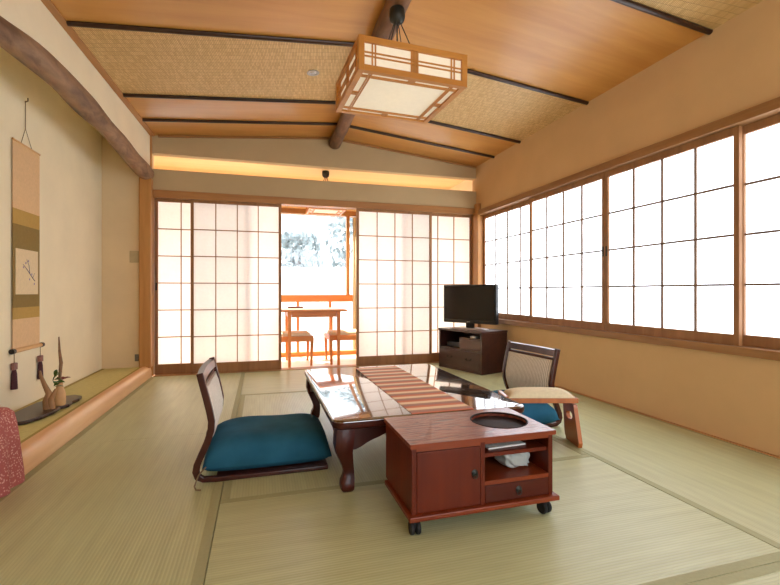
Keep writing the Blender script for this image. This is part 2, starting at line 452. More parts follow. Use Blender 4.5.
# back wall (with door opening and the long open slot above) -----------
wb = sempty('wall_back')
def gable(z0, z1f, y0=YB, y1=YB+0.10):
    bm = bmesh.new()
    bm_prism(bm, [(XL-0.06, y0, z0), (XR+0.02, y0, z0), (XR+0.02, y0, zceil(XR)+0.03), (XRIDGE, y0, ZRIDGE+0.03), (XL-0.06, y0, zceil(XL-0.06)+0.02)], (0, y1-y0, 0))
    return bm
obj('plaster_panel', gable(2.325, None), M['plaster_back'], wb)
box('plaster_panel', (XL-0.06, XR, YB, YB+0.10, 1.94, 2.16), M['plaster_back'], wb)
# wooden header with sliding track, sill and end posts of the door opening
header = struct(box('trim_2', (XL-0.02, XR-0.01, YB-0.015, YB+0.11, 1.865, 1.942), M['hinoki_x'], bev=0.003))
sill = struct(box('trim_3', (XL-0.01, XR, YB-0.025, YB+0.11, -0.03, 0.004), M['hinoki_x']))
struct(box('trim_4', (XL-0.045, XL-0.018, YB-0.012, YB+0.11, 0.004, 1.865), M['hinoki_z']))
struct(box('trim_5', (XR-0.026, XR-0.001, YB-0.03, YB+0.11, 0.0045, 1.864), M['hinoki_z'], bev=0.003))

struct(box('trim_17', (XR-0.041, XR-0.0005, 4.962, YB-0.031, 0.007, 1.985), M['hinoki_z'], bev=0.003))
# alcove post (square, planed) and the thin post over the beam
struct(box('trim_6', (-1.192, -1.078, YB-0.085, YB+0.02, 0.1, 2.05), M['hinoki_z'], bev=0.012))
struct(box('trim_7', (xl(5.06)-0.004, xl(5.06)+0.016, YB-0.03, YB, 2.05, 2.49), M['hinoki_z']))

# alcove (tokonoma)
struct(box('wall_left', (XT-0.1, XT, 1.2, YB+0.1, 0.0, 2.5), M['plaster_pale']))
struct(box('wall_alcove', (XT, XL-0.03, YB, YB+0.1, 0.0, 2.5), M['plaster']))
struct(box('wall_alcove_near', (XT-0.1, XL-0.03, 1.1, 1.2, 0.0, 2.5), M['plaster']))
struct(box('wall_left_near', (XL-0.1, XL-0.03, YF, 1.1, 0.0, 2.5), M['plaster_pale']))
def zlog(y): return 2.185-0.05*max(0, y-3.2)-0.06*(max(0, min(0.9, 3.2-y))/0.7)**1.5+0.006*math.sin(y*5.1)
bm = bmesh.new(); c = []
for k in range(31):
    y = 1.2+(YB-0.031-1.2)*k/30
    c.append([bm.verts.new(p) for p in ((xl(y)-0.10, y, zlog(y)), (xl(y), y, zlog(y)), (xl(y), y, 2.495), (xl(y)-0.10, y, 2.495))])
bm.faces.new(c[0]); bm.faces.new(c[-1][::-1])
for a, b in zip(c, c[1:]):
    for k in range(4): bm.faces.new((a[k], b[k], b[(k+1)%4], a[(k+1)%4]))
struct(obj('wall_left_upper', bm, M['plaster_pale']))
bm = bmesh.new(); bm_prism(bm, [(XT, 1.2, 2.46), (xl(1.2)-0.05, 1.2, 2.46), (xl(YB)-0.05, YB, 2.46), (XT, YB, 2.46)], (0, 0, 0.04))
struct(obj('ceiling_alcove', bm, M['plaster_pale']))
fa = struct(box('floor_alcove', (XT, -1.16, 1.2, YB, -0.029, 0.10), M['tatami_alcove']))
box('cloth_border', (-1.20, -1.161, 1.21, YB-0.005, 0.10, 0.1012), M['heri_alcove'], fa)
box('cloth_border', (XT+0.004, XT+0.032, 1.21, YB-0.005, 0.10, 0.1012), M['heri_alcove'], fa)
bm = bmesh.new()
bm_prism(bm, [(-1.088, 1.2, -0.029), (-1.088, 1.2, 0.055), (-1.094, 1.2, 0.085), (-1.108, 1.2, 0.106), (-1.130, 1.2, 0.115), (-1.16, 1.2, 0.115), (-1.16, 1.2, -0.029)], (0, YB-1.205, 0))
struct(autosmooth(obj('trim_8', bm, M['kerb']), 50))
# natural log over the alcove
bm = bmesh.new(); P = []; R = []
for i in range(46):
    t = i/45; y = 1.2+(YB-0.04-1.2)*t
    zz = zlog(y)
    P.append((xl(y)-0.022+0.008*math.sin(y*2.1), y, zz))
    R.append(0.070+0.006*math.sin(y*4.3)+0.004*math.sin(y*9.1+1))
bm_tube(bm, P, R, 20)
struct(autosmooth(obj('trim_9', bm, M['bark_grey'])))

# right wall ------------------------------------------------------------
wr = sempty('wall_right')
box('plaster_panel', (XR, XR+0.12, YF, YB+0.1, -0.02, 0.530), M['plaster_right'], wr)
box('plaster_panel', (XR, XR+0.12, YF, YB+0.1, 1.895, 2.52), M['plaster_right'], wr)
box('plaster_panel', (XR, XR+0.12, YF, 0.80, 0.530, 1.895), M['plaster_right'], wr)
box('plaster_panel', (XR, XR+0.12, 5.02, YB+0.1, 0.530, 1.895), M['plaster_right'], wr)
struct(box('baseboard_right', (XR-0.022, XR-0.0005, YF, YB-0.03, -0.02, 0.006), M['hinoki']))
struct(box('trim_10', (XR-0.035, XR+0.12, 0.80, 5.02, 1.842, 1.902), M['window_trim_backlit'], bev=0.003))
struct(box('trim_11', (XR-0.03, XR+0.12, 0.80, 5.02, 0.516, 0.565), M['window_trim_backlit'], bev=0.003))
struct(box('trim_12', (XR-0.001, XR+0.12, 4.985, 5.02, 0.5655, 1.8415), M['hinoki_z']))
struct(box('trim_13', (XR-0.015, XR+0.12, 0.80, 0.86, 0.5655, 1.8415), M['hinoki_z']))
wf = sempty('wall_front')
FX0, FX1, FZ0, FZ1 = 0.2, 2.5, 0.05, 2.2
for d in ((XT-0.1, FX0, YF-0.1, YF, -0.12, 2.9), (FX1, XR+0.12, YF-0.1, YF, -0.12, 2.9), (FX0, FX1, YF-0.1, YF, FZ1, 2.9), (FX0, FX1, YF-0.1, YF, -0.12, FZ0)): box('plaster_panel', d, M['plaster'], wf)
w_fill = sempty('fill_window')  # unseen glazed opening added to bring in fill light from behind
bm = bmesh.new()
for x in (FX0+0.02, (FX0*2+FX1)/3, (FX0+2*FX1)/3, FX1-0.02): bm_box(bm, x-0.02, x+0.02, YF-0.07, YF-0.03, FZ0, FZ1)
obj('fill_window_frame', bm, M['hinoki_z'], w_fill)
box('pane', (FX0, FX1, YF-0.052, YF-0.048, FZ0, FZ1), M['glass'], w_fill)

def shoji(name, w, z0, z1, nv, nh, paper, stile=0.032, top=0.045, bot=0.075, t=0.028, handle=None, b=0.0062, lw='lattice_wood'):
    """sliding paper screen standing in the local XZ plane, x 0..w, room face at y=0"""
    r = sempty(name)
    bm = bmesh.new()
    bm_box(bm, 0, stile, 0, t, z0, z1, 0.002); bm_box(bm, w-stile, w, 0, t, z0, z1, 0.002)
    bm_box(bm, stile, w-stile, 0.001, t-0.001, z1-top, z1); bm_box(bm, stile, w-stile, 0.001, t-0.001, z0, z0+bot)
    obj('screen_frame', bm, M['shoji_wood'], r)
    bm = bmesh.new()
    for k in range(1, nv+1):
        x = stile+(w-2*stile)*k/(nv+1); bm_box(bm, x-b, x+b, 0.006, 0.018, z0+bot, z1-top)
    for k in range(1, nh+1):
        z = z0+bot+(z1-top-z0-bot)*k/(nh+1); bm_box(bm, stile, w-stile, 0.0065, 0.0175, z-b, z+b)
    obj('lattice', bm, M[lw], r)
    box('paper', (stile-0.004, w-stile+0.004, 0.0185, 0.0195, z0+bot-0.004, z1-top+0.004), paper, r)
    if handle is not None:
        zc = (z0+z1)/2; x = stile*0.5 if handle == 0 else w-stile*0.5
        box('finger_pull', (x-0.007, x+0.007, -0.0012, 0.004, zc-0.04, zc+0.04), M['iron'], r)
    return r

# right-hand windows: 1 (far, outer track), 2 and 3 (inner track), 4 (near, outer track)
def win(name, y0, y1, track, handle=None):
    r = shoji(name, y1-y0, 0.566, 1.841, 3, 3, M['paper_win'], handle=handle, bot=0.064, top=0.048)
    r.rotation_euler = (0, 0, -PI/2); r.location = (XR+(0.005 if track == 0 else 0.045), y1, 0)
    return r
win('window_1', 3.89, 4.984, 1)
win('window_2', 2.902, 3.935, 0, handle=1)
win('window_3', 1.868, 2.900, 0, handle=0)
win('window_4', 0.862, 1.902, 1)

# back doors (sliding screens): 1 and 4 in the outer track
def door(name, x0, x1, track, nv, handle=None):
    r = shoji(name, x1-x0, 0.005, 1.864, nv, 5, M['paper_door'], stile=0.03, bot=0.105, top=0.03, handle=handle, b=0.0048, lw='shoji_wood')
    r.location = (x0, YB+(0.01 if track == 0 else 0.055), 0)
    return r
door('door_1', -1.074, -0.12, 1, 3, handle=0)
door('door_2', -0.72, 0.222, 0, 3)
door('door_3', 1.085, 2.04, 0, 3)
door('door_4', 1.67, 2.612, 1, 3)

# ------------------------------------------------------------------ veranda
YW = 6.3; ZV = -0.03; ZVC = 2.45
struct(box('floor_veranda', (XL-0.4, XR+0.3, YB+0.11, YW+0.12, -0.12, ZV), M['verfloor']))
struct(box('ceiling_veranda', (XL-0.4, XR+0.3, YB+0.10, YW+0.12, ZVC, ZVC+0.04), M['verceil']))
struct(box('wall_veranda_left', (XL-0.36, XL-0.26, YB+0.10, YW+0.1, ZV, ZVC), M['plaster_pale']))
struct(box('wall_veranda_right', (XR+0.12, XR+0.24, YB+0.10, YW+0.1, ZV, ZVC), M['plaster_pale']))
struct(box('wall_veranda_upper', (XL-0.26, XR+0.12, YW, YW+0.1, 2.045, ZVC), M['verceil']))
struct(box('trim_14', (XL-0.26, XR+0.12, YW-0.02, YW+0.1, 1.975, 2.045), M['hinoki_x']))
struct(box('trim_15', (XL-0.26, XR+0.12, YW-0.02, YW+0.1, 0.735, 0.835), M['pinewood']))
struct(box('trim_16', (XL-0.26, XR+0.12, YW-0.02, YW+0.1, ZV, 0.03), M['pinewood']))
w5 = sempty('window_5')
for i, x in enumerate((-1.28, 0.0, 1.215, 2.70)):
    bm = bmesh.new(); bm_box(bm, x-0.022, x+0.022, YW-0.005, YW+0.06, 0.835, 1.975)
    obj('window_post', bm, M['hinoki_z'], w5)
for x in (-0.4, 0.05, 0.5, 0.955, 1.4, 1.85):
    box('window_post', (x-0.018, x+0.018, YW, YW+0.05, 0.03, 0.735), M['pinewood'], w5)
box('pane', (XL-0.26, XR+0.12, YW+0.025, YW+0.028, 0.835, 1.975), M['glass'], w5)
box('pane', (XL-0.26, XR+0.12, YW+0.025, YW+0.028, 0.03, 0.735), M['glass'], w5)
# pale curtain gathered at the right of the window
bm = bmesh.new(); pts = []
N = 26
for i in range(N+1):
    x = 1.27+0.22*i/N; y = YW-0.07+0.018*math.sin(i*1.6); pts.append((x, y))
va = [bm.verts.new((x, y, 0.04)) for x, y in pts]; vb = [bm.verts.new((x, y, 1.95)) for x, y in pts]
for i in range(N): bm.faces.new((va[i], va[i+1], vb[i+1], vb[i]))
cu = autosmooth(obj('curtain', bm, M['cream_fabric']), 70)
sol = cu.modifiers.new('thick', 'SOLIDIFY'); sol.thickness = 0.003
tag(cu, 'pale curtain gathered beside the veranda window', 'curtain')

# ------------------------------------------------------------------ low lacquered table
TX0, TX1, TY0, TY1, TH = 0.295, 1.240, 1.855, 3.180, 0.327
tb = thing('low_table', 'low glossy dark red lacquered table with curved legs in mid room', 'table', ((TX0+TX1)/2, (TY0+TY1)/2, 0))
hx, hy = (TX1-TX0)/2, (TY1-TY0)/2
def rrect(hx, hy, r, n=6):
    P = []
    for cx, cy, a0 in ((hx-r, hy-r, 0), (-hx+r, hy-r, PI/2), (-hx+r, -hy+r, PI), (hx-r, -hy+r, 1.5*PI)):
        for i in range(n+1):
            a = a0+PI/2*i/n; P.append((cx+r*math.cos(a), cy+r*math.sin(a)))
    return P
def ring_stack(levels, cap_top):
    bm = bmesh.new(); rings = []
    for ins, z in levels: rings.append([bm.verts.new((x, y, z)) for x, y in rrect(hx-ins, hy-ins, 0.045-ins*0.5)])
    n = len(rings[0])
    for a, b in zip(rings, rings[1:]):
        for k in range(n): bm.faces.new((a[k], a[(k+1)%n], b[(k+1)%n], b[k]))
    bm.faces.new(rings[0][::-1]); bm.faces.new(rings[-1])
    return bm
autosmooth(obj('tabletop', ring_stack(((0.0006, TH-0.0075), (0.0012, TH-0.004), (0.004, TH-0.001), (0.008, TH)), True), M['lacquer'], tb, label='mirror-glossy dark top'), 35)
autosmooth(obj('top_edge', ring_stack(((0.012, TH-0.040), (0.002, TH-0.032), (0.0, TH-0.022), (0.0, TH-0.008)), False), M['lacquer_leg'], tb), 35)
def apron(L, flip):
    """curved apron board, local: along x from -L..L, extruded in y"""
    up = TH-0.040; poly = [(-L, up), (-L, 0.195)]
    for i in range(31):
        t = -1+2*i/30; x = t*L; a = abs(t)
        z = 0.268 if a < 0.45 else 0.268-0.073*(0.5-0.5*math.cos(PI*min(1, (a-0.45)/0.5)))
        z += 0.006*math.sin(a*18) if a > 0.35 else 0
        poly.append((x, max(0.19, min(z, 0.275))))
    poly += [(L, 0.195), (L, up)]
    bm = bmesh.new()
    if not flip: bm_prism(bm, [(x, -0.011, z) for x, z in poly], (0, 0.022, 0))
    else: bm_prism(bm, [(-0.011, x, z) for x, z in poly], (0.022, 0, 0))
    return bm
for s in (-1, 1):
    o = obj('apron', apron(hx-0.075, False), M['lacquer_leg'], tb); o.location = (0, s*(hy-0.045), 0)
    o = obj('apron', apron(hy-0.075, True), M['lacquer_leg'], tb); o.location = (s*(hx-0.045), 0, 0)
def cabriole(sx, sy):
    bm = bmesh.new(); rings = []
    for z, off, r in ((TH-0.040, 0.0, 0.050), (0.25, 0.004, 0.052), (0.215, 0.008, 0.050), (0.18, 0.004, 0.044), (0.145, -0.006, 0.037),
                      (0.11, -0.016, 0.031), (0.085, -0.021, 0.029), (0.065, -0.020, 0.031), (0.045, -0.014, 0.037), (0.025, -0.012, 0.038), (0.010, -0.013, 0.034), (0.0, -0.014, 0.026)):
        cx, cy = sx*(hx-0.058+off), sy*(hy-0.058+off); ring = []
        for k in range(16):
            a = 2*PI*k/16; q = 1/max(abs(math.cos(a)), abs(math.sin(a))); q = 1+(q-1)*0.62
            ring.append(bm.verts.new((cx+r*q*0.86*math.cos(a), cy+r*q*0.86*math.sin(a), z)))
        rings.append(ring)
    for a, b in zip(rings, rings[1:]):
        for k in range(16): bm.faces.new((a[k], a[(k+1)%16], b[(k+1)%16], b[k]))
    bm.faces.new(rings[0]); bm.faces.new(rings[-1])
    return bm
for sx in (-1, 1):
    for sy in (-1, 1): autosmooth(obj('leg', cabriole(sx, sy), M['lacquer_leg'], tb), 60)

# runner on the table
bm = bmesh.new(); nx, ny = 4, 60; x0, x1, y0, y1 = 0.655, 0.962, 1.875, 3.115
xm, ym = (x0+x1)/2, (y0+y1)/2
bm_box(bm, x0-xm, x1-xm, y0-ym, y1-ym, 0, 0.0025, 0.0008, 1)
rn = obj('table_runner', bm, M['runner']); rn.location = (xm, ym, TH+0.0004)
tag(rn, 'red and cream striped cloth runner laid along the lacquered table', 'table runner')

# ------------------------------------------------------------------ rosewood tea cabinet on casters
CW, CD, CH = 0.586, 0.338, 0.337
tc = thing('tea_cabinet', 'red rosewood cabinet on casters with round well in its top', 'cabinet', (0.809, 1.652, 0))
W2, D2 = CW/2, CD/2
def plate_hole(bm, x0, x1, y0, y1, z0, z1, cx, cy, r, n=64):
    def edge(a):
        dx, dy = math.cos(a), math.sin(a)
        t = min(((x1-cx)/dx if dx > 0 else (x0-cx)/dx) if abs(dx) > 1e-9 else 1e9, ((y1-cy)/dy if dy > 0 else (y0-cy)/dy) if abs(dy) > 1e-9 else 1e9)
        return (cx+dx*t, cy+dy*t)
    ang = sorted(set([2*PI*k/n for k in range(n)]+[math.atan2(y-cy, x-cx) % (2*PI) for x in (x0, x1) for y in (y0, y1)]))
    R = []
    for a in ang:
        e = edge(a); c = (cx+r*math.cos(a), cy+r*math.sin(a))
        R.append([bm.verts.new((*e, z1)), bm.verts.new((*c, z1)), bm.verts.new((*c, z0)), bm.verts.new((*e, z0))])
    m = len(R)
    for i in range(m):
        a, b = R[i], R[(i+1) % m]
        for k in range(4): bm.faces.new((a[k], b[k], b[(k+1)%4], a[(k+1)%4]))
bm = bmesh.new(); HX, HY, HR = 0.158, 0.008, 0.118
plate_hole(bm, -W2-0.008, W2+0.008, -D2-0.010, D2+0.004, CH-0.016, CH, HX, HY, HR)
obj('top_board', bm, M['burl'], tc)
box('top_edging', (-W2-0.0085, W2+0.0085, -D2-0.0115, -D2-0.0102, CH-0.0165, CH-0.001), M['karin_edge'], tc)
bm = bmesh.new()
bm_lathe(bm, [(HR+0.001, CH-0.017), (HR-0.001, CH-0.017), (HR-0.004, CH-0.052), (0.0, CH-0.054)], 48, (HX, HY, 0))
autosmooth(obj('well', bm, M['well'], tc, label='dark round well sunk in the cabinet top'))
bm = bmesh.new(); bm_torus(bm, (HX, HY, CH-0.002), HR-0.001, 0.004, 'Z', 48, 8)
autosmooth(obj('well_rim', bm, M['well'], tc))
Z0 = 0.064; ZB = Z0+0.019
bm = bmesh.new(); bm_box(bm, -W2-0.014, W2+0.020, -D2-0.020, D2-0.026, Z0, ZB, 0.004)
obj('base_board', bm, M['karin_edge'], tc)
DX = -0.012                                    # divider between door and open shelf
bm = bmesh.new()
bm_box(bm, -W2, -W2+0.018, -D2, D2, ZB, CH-0.0165); bm_box(bm, W2-0.018, W2, -D2, D2, ZB, CH-0.0165)
bm_box(bm, DX-0.009, DX+0.009, -D2, D2, ZB, CH-0.0165)
bm_box(bm, -W2+0.018, DX-0.009, D2-0.01, D2, ZB, CH-0.0165); bm_box(bm, DX+0.009, W2-0.018, D2-0.01, D2, ZB, CH-0.0165)
obj('body', bm, M['karin'], tc)
# front frame
bm = bmesh.new()
bm_box(bm, -W2+0.018, DX-0.009, -D2+0.001, -D2+0.02, CH-0.032, CH-0.0168)
bm_box(bm, DX+0.009, W2-0.018, -D2+0.001, -D2+0.02, CH-0.030, CH-0.0168)
bm_box(bm, DX+0.009, W2-0.018, -D2+0.001, D2-0.011, 0.152, 0.168)
obj('front_frame', bm, M['karin_edge'], tc)
ZS = 0.268
box('shelf', (DX+0.0092, W2-0.0182, -D2+0.012, D2-0.011, ZS-0.014, ZS), M['karin'], tc)
dr = box('door', (-W2+0.0195, DX-0.0105, -D2-0.001, -D2+0.016, ZB+0.002, CH-0.034), M['karin'], tc, bev=0.002, label='plain reddish door on the left of the cabinet')
dw = box('drawer', (DX+0.0105, W2-0.0195, -D2-0.001, -D2+0.20, ZB+0.003, 0.150), M['karin_dark'], tc, bev=0.002, label='darker shallow drawer low on the right')
def ring_pull(par, x, z):
    bm = bmesh.new()
    a = Matrix.Translation((x, -D2-0.001, z)) @ Matrix.Rotation(PI/2, 4, 'X')
    t = bmesh.new(); bm_lathe(t, [(0.013, 0), (0.013, 0.0015), (0.009, 0.003), (0.004, 0.005), (0.0, 0.0055)], 20); bmesh.ops.transform(t, matrix=a, verts=t.verts[:]); merge(bm, t)
    bm_torus(bm, (x, -D2-0.007, z-0.009), 0.010, 0.0018, 'Y', 20, 8)
    autosmooth(obj('ring_pull', bm, M['iron'], par, label='black iron ring pull'))
ring_pull(dr, DX-0.034, 0.206); ring_pull(dw, (DX+W2)/2, 0.122)
def caster():
    r = []
    bm = bmesh.new()
    for s in (-1, 1):
        t = bmesh.new(); bm_lathe(t, [(0.008, -0.008), (0.021, -0.008), (0.0245, -0.004), (0.0245, 0.004), (0.021, 0.008), (0.008, 0.008)], 24)
        bmesh.ops.transform(t, matrix=Matrix.Translation((s*0.0115, 0, 0.0245)) @ Matrix.Rotation(PI/2, 4, 'Y'), verts=t.verts[:]); merge(bm, t)
    bm_box(bm, -0.004, 0.004, -0.012, 0.02, 0.0245, 0.054); bm_box(bm, -0.020, 0.020, -0.016, 0.022, 0.050, Z0, 0.002)
    return bm
for sx in (-1, 1):
    for sy in (-1, 1):
        o = obj('caster', caster(), M['rubber'], tc); o.location = (sx*(W2-0.02), sy*(D2-0.025) if sy < 0 else D2-0.045, 0) if sx > 0 or sy < 0 else (-W2+0.06, D2-0.045, 0); o.rotation_euler = (0, 0, 0.25 if sx > 0 else -0.1); autosmooth(o)
# things inside the cabinet
b = box('shelf_glare', (-0.085, 0.085, -0.085, 0.085, 0, 0.006), M['glare_white'], bev=0.001); b.location = (0.80+0.125, 1.615, ZS+0.0005); b.rotation_euler = (0, 0, 0.06)  # white slab standing in for light reflected off the shelf top
tag(b, 'reflected white booklet lying on the upper shelf of the rosewood cabinet', 'glare slab')
bm = bmesh.new(); bmesh.ops.create_icosphere(bm, subdivisions=4, radius=1.0)
for v in bm.verts:
    n = v.co.normalized(); k = 1+0.10*math.sin(7*n.x+3*n.z)*math.cos(5*n.y+2)+0.06*math.sin(13*n.z+9*n.x)
    v.co = Vector((0.062*math.copysign(abs(n.x)**0.6, n.x)*k, 0.055*math.copysign(abs(n.y)**0.6, n.y)*k, max(0.0, 0.040+0.040*math.copysign(abs(n.z)**0.6, n.z)*k)))
b = obj('plastic_bag', bm, M['bag'], smooth=True); b.location = (0.995, 1.60, 0.1685)
tag(b, 'cloudy pale plastic bag in the open compartment of the rosewood cabinet', 'bag')

# ------------------------------------------------------------------ legless chairs
def make_zaisu(label):
    t = thing('legless_chair', label, 'chair', (0, 2.45, 0))
    prof = [(-0.270, 0.505), (-0.257, 0.45), (-0.242, 0.39), (-0.228, 0.33), (-0.219, 0.28), (-0.222, 0.235), (-0.238, 0.185), (-0.262, 0.13),
            (-0.281, 0.085), (-0.286, 0.055), (-0.278, 0.030), (-0.255, 0.016), (-0.20, 0.012), (-0.05, 0.011), (0.15, 0.011), (0.32, 0.011)]
    for s in (-1, 1):
        bm = bmesh.new(); bm_bar(bm, [(x, s*0.252, z) for x, z in prof], 0.026, [0.030]*11+[0.024]*2+[0.020]*3)
        o = obj('side_frame', bm, M['chairwood'], t); md = o.modifiers.new('bev', 'BEVEL'); md.width = 0.004; md.segments = 2
    # top rail, bowed backwards a little
    bm = bmesh.new(); n = 12; ring = []
    for i in range(n+1):
        y = -0.239+0.498*i/n; b = -0.012*(1-(y/0.239)**2)
        ring.append([bm.verts.new((x+b, y, z)) for x, z in ((-0.281, 0.500), (-0.255, 0.497), (-0.246, 0.455), (-0.270, 0.450))])
    for a, b in zip(ring, ring[1:]):
        for k in range(4): bm.faces.new((a[k], a[(k+1)%4], b[(k+1)%4], b[k]))
    bm.faces.new(ring[0][::-1]); bm.faces.new(ring[-1])
    autosmooth(obj('top_rail', bm, M['chairwood'], t), 40)
    # upholstered back panel following the frame
    path = [(-0.250, 0.428), (-0.242, 0.39), (-0.228, 0.33), (-0.219, 0.28), (-0.222, 0.235), (-0.238, 0.185), (-0.255, 0.145)]
    bm = bmesh.new(); n = 14; rows = []
    for (x, z) in path:
        row = []
        for i in range(n+1):
            y = -0.236+0.472*i/n; e = 1-abs(2*i/n-1)**6
            row.append((x, y, z, e))
        rows.append(row)
    F = [[bm.verts.new((x+0.004+0.016*e*(0.35 if j in (0, len(rows)-1) else 1), y, z)) for x, y, z, e in row] for j, row in enumerate(rows)]
    B = [[bm.verts.new((x-0.012, y, z)) for x, y, z, e in row] for row in rows]
    for G in (F, B):
        for a, b in zip(G, G[1:]):
            for i in range(n): bm.faces.new((a[i], a[i+1], b[i+1], b[i]))
    for i in range(n):
        bm.faces.new((F[0][i], B[0][i], B[0][i+1], F[0][i+1])); bm.faces.new((F[-1][i], B[-1][i], B[-1][i+1], F[-1][i+1]))
    for j in range(len(rows)-1):
        bm.faces.new((F[j][0], B[j][0], B[j+1][0], F[j+1][0])); bm.faces.new((F[j][n], B[j][n], B[j+1][n], F[j+1][n]))
    autosmooth(obj('back_panel', bm, M['stripe_fabric'], t, label='striped grey beige upholstered back'), 60)
    bm = bmesh.new(); bm_bar(bm, [(-0.262, -0.239, 0.437), (-0.262, 0.239, 0.437)], 0.016, 0.018, Vector((1, 0, 0)))
    obj('cross_rail', bm, M['chairwood'], t)
    # thin seat board
    bm = bmesh.new(); bm_box(bm, -0.20, 0.32, -0.239, 0.239, 0.008, 0.021, 0.003)
    obj('seat', bm, M['chairwood'], t)
    return t
zl = make_zaisu('dark framed legless chair with its back towards the alcove')
zl.location = (0.0, 2.44, 0)
zr = dup(zl, (1.575, 2.685, 0), PI+math.radians(5), 'dark framed legless chair by the window wall behind the armrest')

def cushion_bm(hx, hy, h, seed=0):
    """square floor cushion, plump in the middle with pinched corners"""
    bm = bmesh.new(); N = 28; top = []; bot = []
    for j in range(N+1):
        rt, rb = [], []
        for i in range(N+1):
            u, v = -1+2*i/N, -1+2*j/N
            px = u*hx*(1-0.035*(1-u*u)*0-0.03*(1-v*v)*abs(u)*-1); py = v*hy*(1+0.03*(1-u*u)*abs(v))
            e = (1-abs(u)**5)*(1-abs(v)**5); e = max(0, e)**0.38
            wr = 0.004*math.sin(u*5+seed)*math.cos(v*4)
            rt.append(bm.verts.new((px, py, h*0.24+h*0.76*e+wr*e))); rb.append(bm.verts.new((px*0.985, py*0.985, h*0.22*(1-e))))
        top.append(rt); bot.append(rb)
    for G in (top, bot):
        for a, b in zip(G, G[1:]):
            for i in range(N): bm.faces.new((a[i], a[i+1], b[i+1], b[i]))
    for i in range(N):
        bm.faces.new((top[0][i], bot[0][i], bot[0][i+1], top[0][i+1])); bm.faces.new((top[N][i], bot[N][i], bot[N][i+1], top[N][i+1]))
        bm.faces.new((top[i][0], bot[i][0], bot[i+1][0], top[i+1][0])); bm.faces.new((top[i][N], bot[i][N], bot[i+1][N], top[i+1][N]))
    return bm
def cushion(label, loc, seed):
    t = thing('floor_cushion', label, 'cushion', loc)
    o = obj('cushion_body', cushion_bm(0.300, 0.250, 0.158, seed), M['teal'], t, smooth=True)
    return t
c1 = cushion('plump teal floor cushion on the left legless chair by the alcove side', (0.040, 2.440, 0.0222), 0.3)
bm = bmesh.new(); bm_tube(bm, [(-0.285, -0.246, 0.045), (-0.31, -0.29, 0.03), (-0.325, -0.31, -0.012), (-0.315, -0.335, -0.0185), (-0.295, -0.34, -0.0185)], 0.0035, 8)
autosmooth(obj('tie_cord', bm, M['cord'], c1, label='pale tie cord trailing onto the matting'))
c2 = cushion('teal floor cushion on the right legless chair, half under the table edge', (1.525, 2.625, 0.0225), 2.0); c2.rotation_euler = (0, 0, math.radians(5))

# ------------------------------------------------------------------ armrest
ar = thing('armrest', 'low amber wooden armrest with cream padded top beside the rosewood cabinet', 'armrest', (1.545, 2.215, 0), math.radians(-16.35))
def sideboard(x, lean):
    """flared end board with a gourd-shaped hole, standing in the local YZ plane"""
    bm = bmesh.new(); outer = []; hole = []; N = 40
    hw0, hw1, z0, z1 = 0.102, 0.078, 0.0, 0.2395
    cz = 0.165
    for k in range(N):
        a = 2*PI*k/N; dx, dz = math.cos(a), math.sin(a)
        best = 1e9
        # trapezoid edges
        for (ax, az, bx, bz) in ((-hw0, z0, hw0, z0), (hw0, z0, hw1, z1), (hw1, z1, -hw1, z1), (-hw1, z1, -hw0, z0)):
            ex, ez = bx-ax, bz-az; den = dx*ez-dz*ex
            if abs(den) < 1e-9: continue
            t = ((ax)*ez-(az-cz)*ex)/den; s = ((ax)*dz-(az-cz)*dx)/den
            if t > 0 and -1e-6 <= s <= 1+1e-6: best = min(best, t)
        outer.append((dx*best, cz+dz*best)); r = 0.029+0.008*math.cos(2*a+0.6)
        hole.append((dx*r*1.25, cz+dz*r))
    def P(y, z, off): return (x+off+lean*(z-0.26), y, z)
    A = [[bm.verts.new(P(*p, o)) for p in L] for L, o in ((outer, -0.011), (hole, -0.011), (hole, 0.011), (outer, 0.011))]
    for q in range(4):
        a, b = A[q], A[(q+1) % 4]
        for k in range(N): bm.faces.new((a[k], a[(k+1)%N], b[(k+1)%N], b[k]))
    return bm
obj('side_board', sideboard(0.185, -0.10), M['armwood'], ar, label='amber end board pierced by a small hole')
obj('side_board', sideboard(-0.185, 0.10), M['armwood'], ar, label='amber end board pierced by a small hole')
bm = bmesh.new(); bm_box(bm, -0.21, 0.205, -0.080, 0.080, 0.250, 0.278, 0.004); obj('top_plank', bm, M['armwood'], ar)
bm = bmesh.new(); n = 20; rows = []
for i in range(n+1):
    u = -1+2*i/n; row = []
    for j in range(13):
        v = -1+2*j/12
        e = max(0, (1-abs(u)**4)*(1-abs(v)**3))**0.5
        row.append(bm.verts.new((0.185*u, 0.076*v, 0.279+0.004+0.036*e)))
    rows.append(row)
base = [[bm.verts.new((0.185*(-1+2*i/n), 0.076*(-1+2*j/12), 0.2785)) for j in range(13)] for i in range(n+1)]
for G in (rows, base):
    for a, b in zip(G, G[1:]):
        for j in range(12): bm.faces.new((a[j], a[j+1], b[j+1], b[j]))
for i in range(n):
    for j in (0, 12): bm.faces.new((rows[i][j], base[i][j], base[i+1][j], rows[i+1][j]))
for j in range(12):
    for i in (0, n): bm.faces.new((rows[i][j], base[i][j], base[i][j+1], rows[i][j+1]))
autosmooth(obj('pad', bm, M['cream_fabric'], ar, label='cream padded arm cushion'), 60)
box('pad_end', (-0.212, -0.188, -0.0808, 0.0808, 0.2784, 0.288), M['armwood'], ar, bev=0.003)

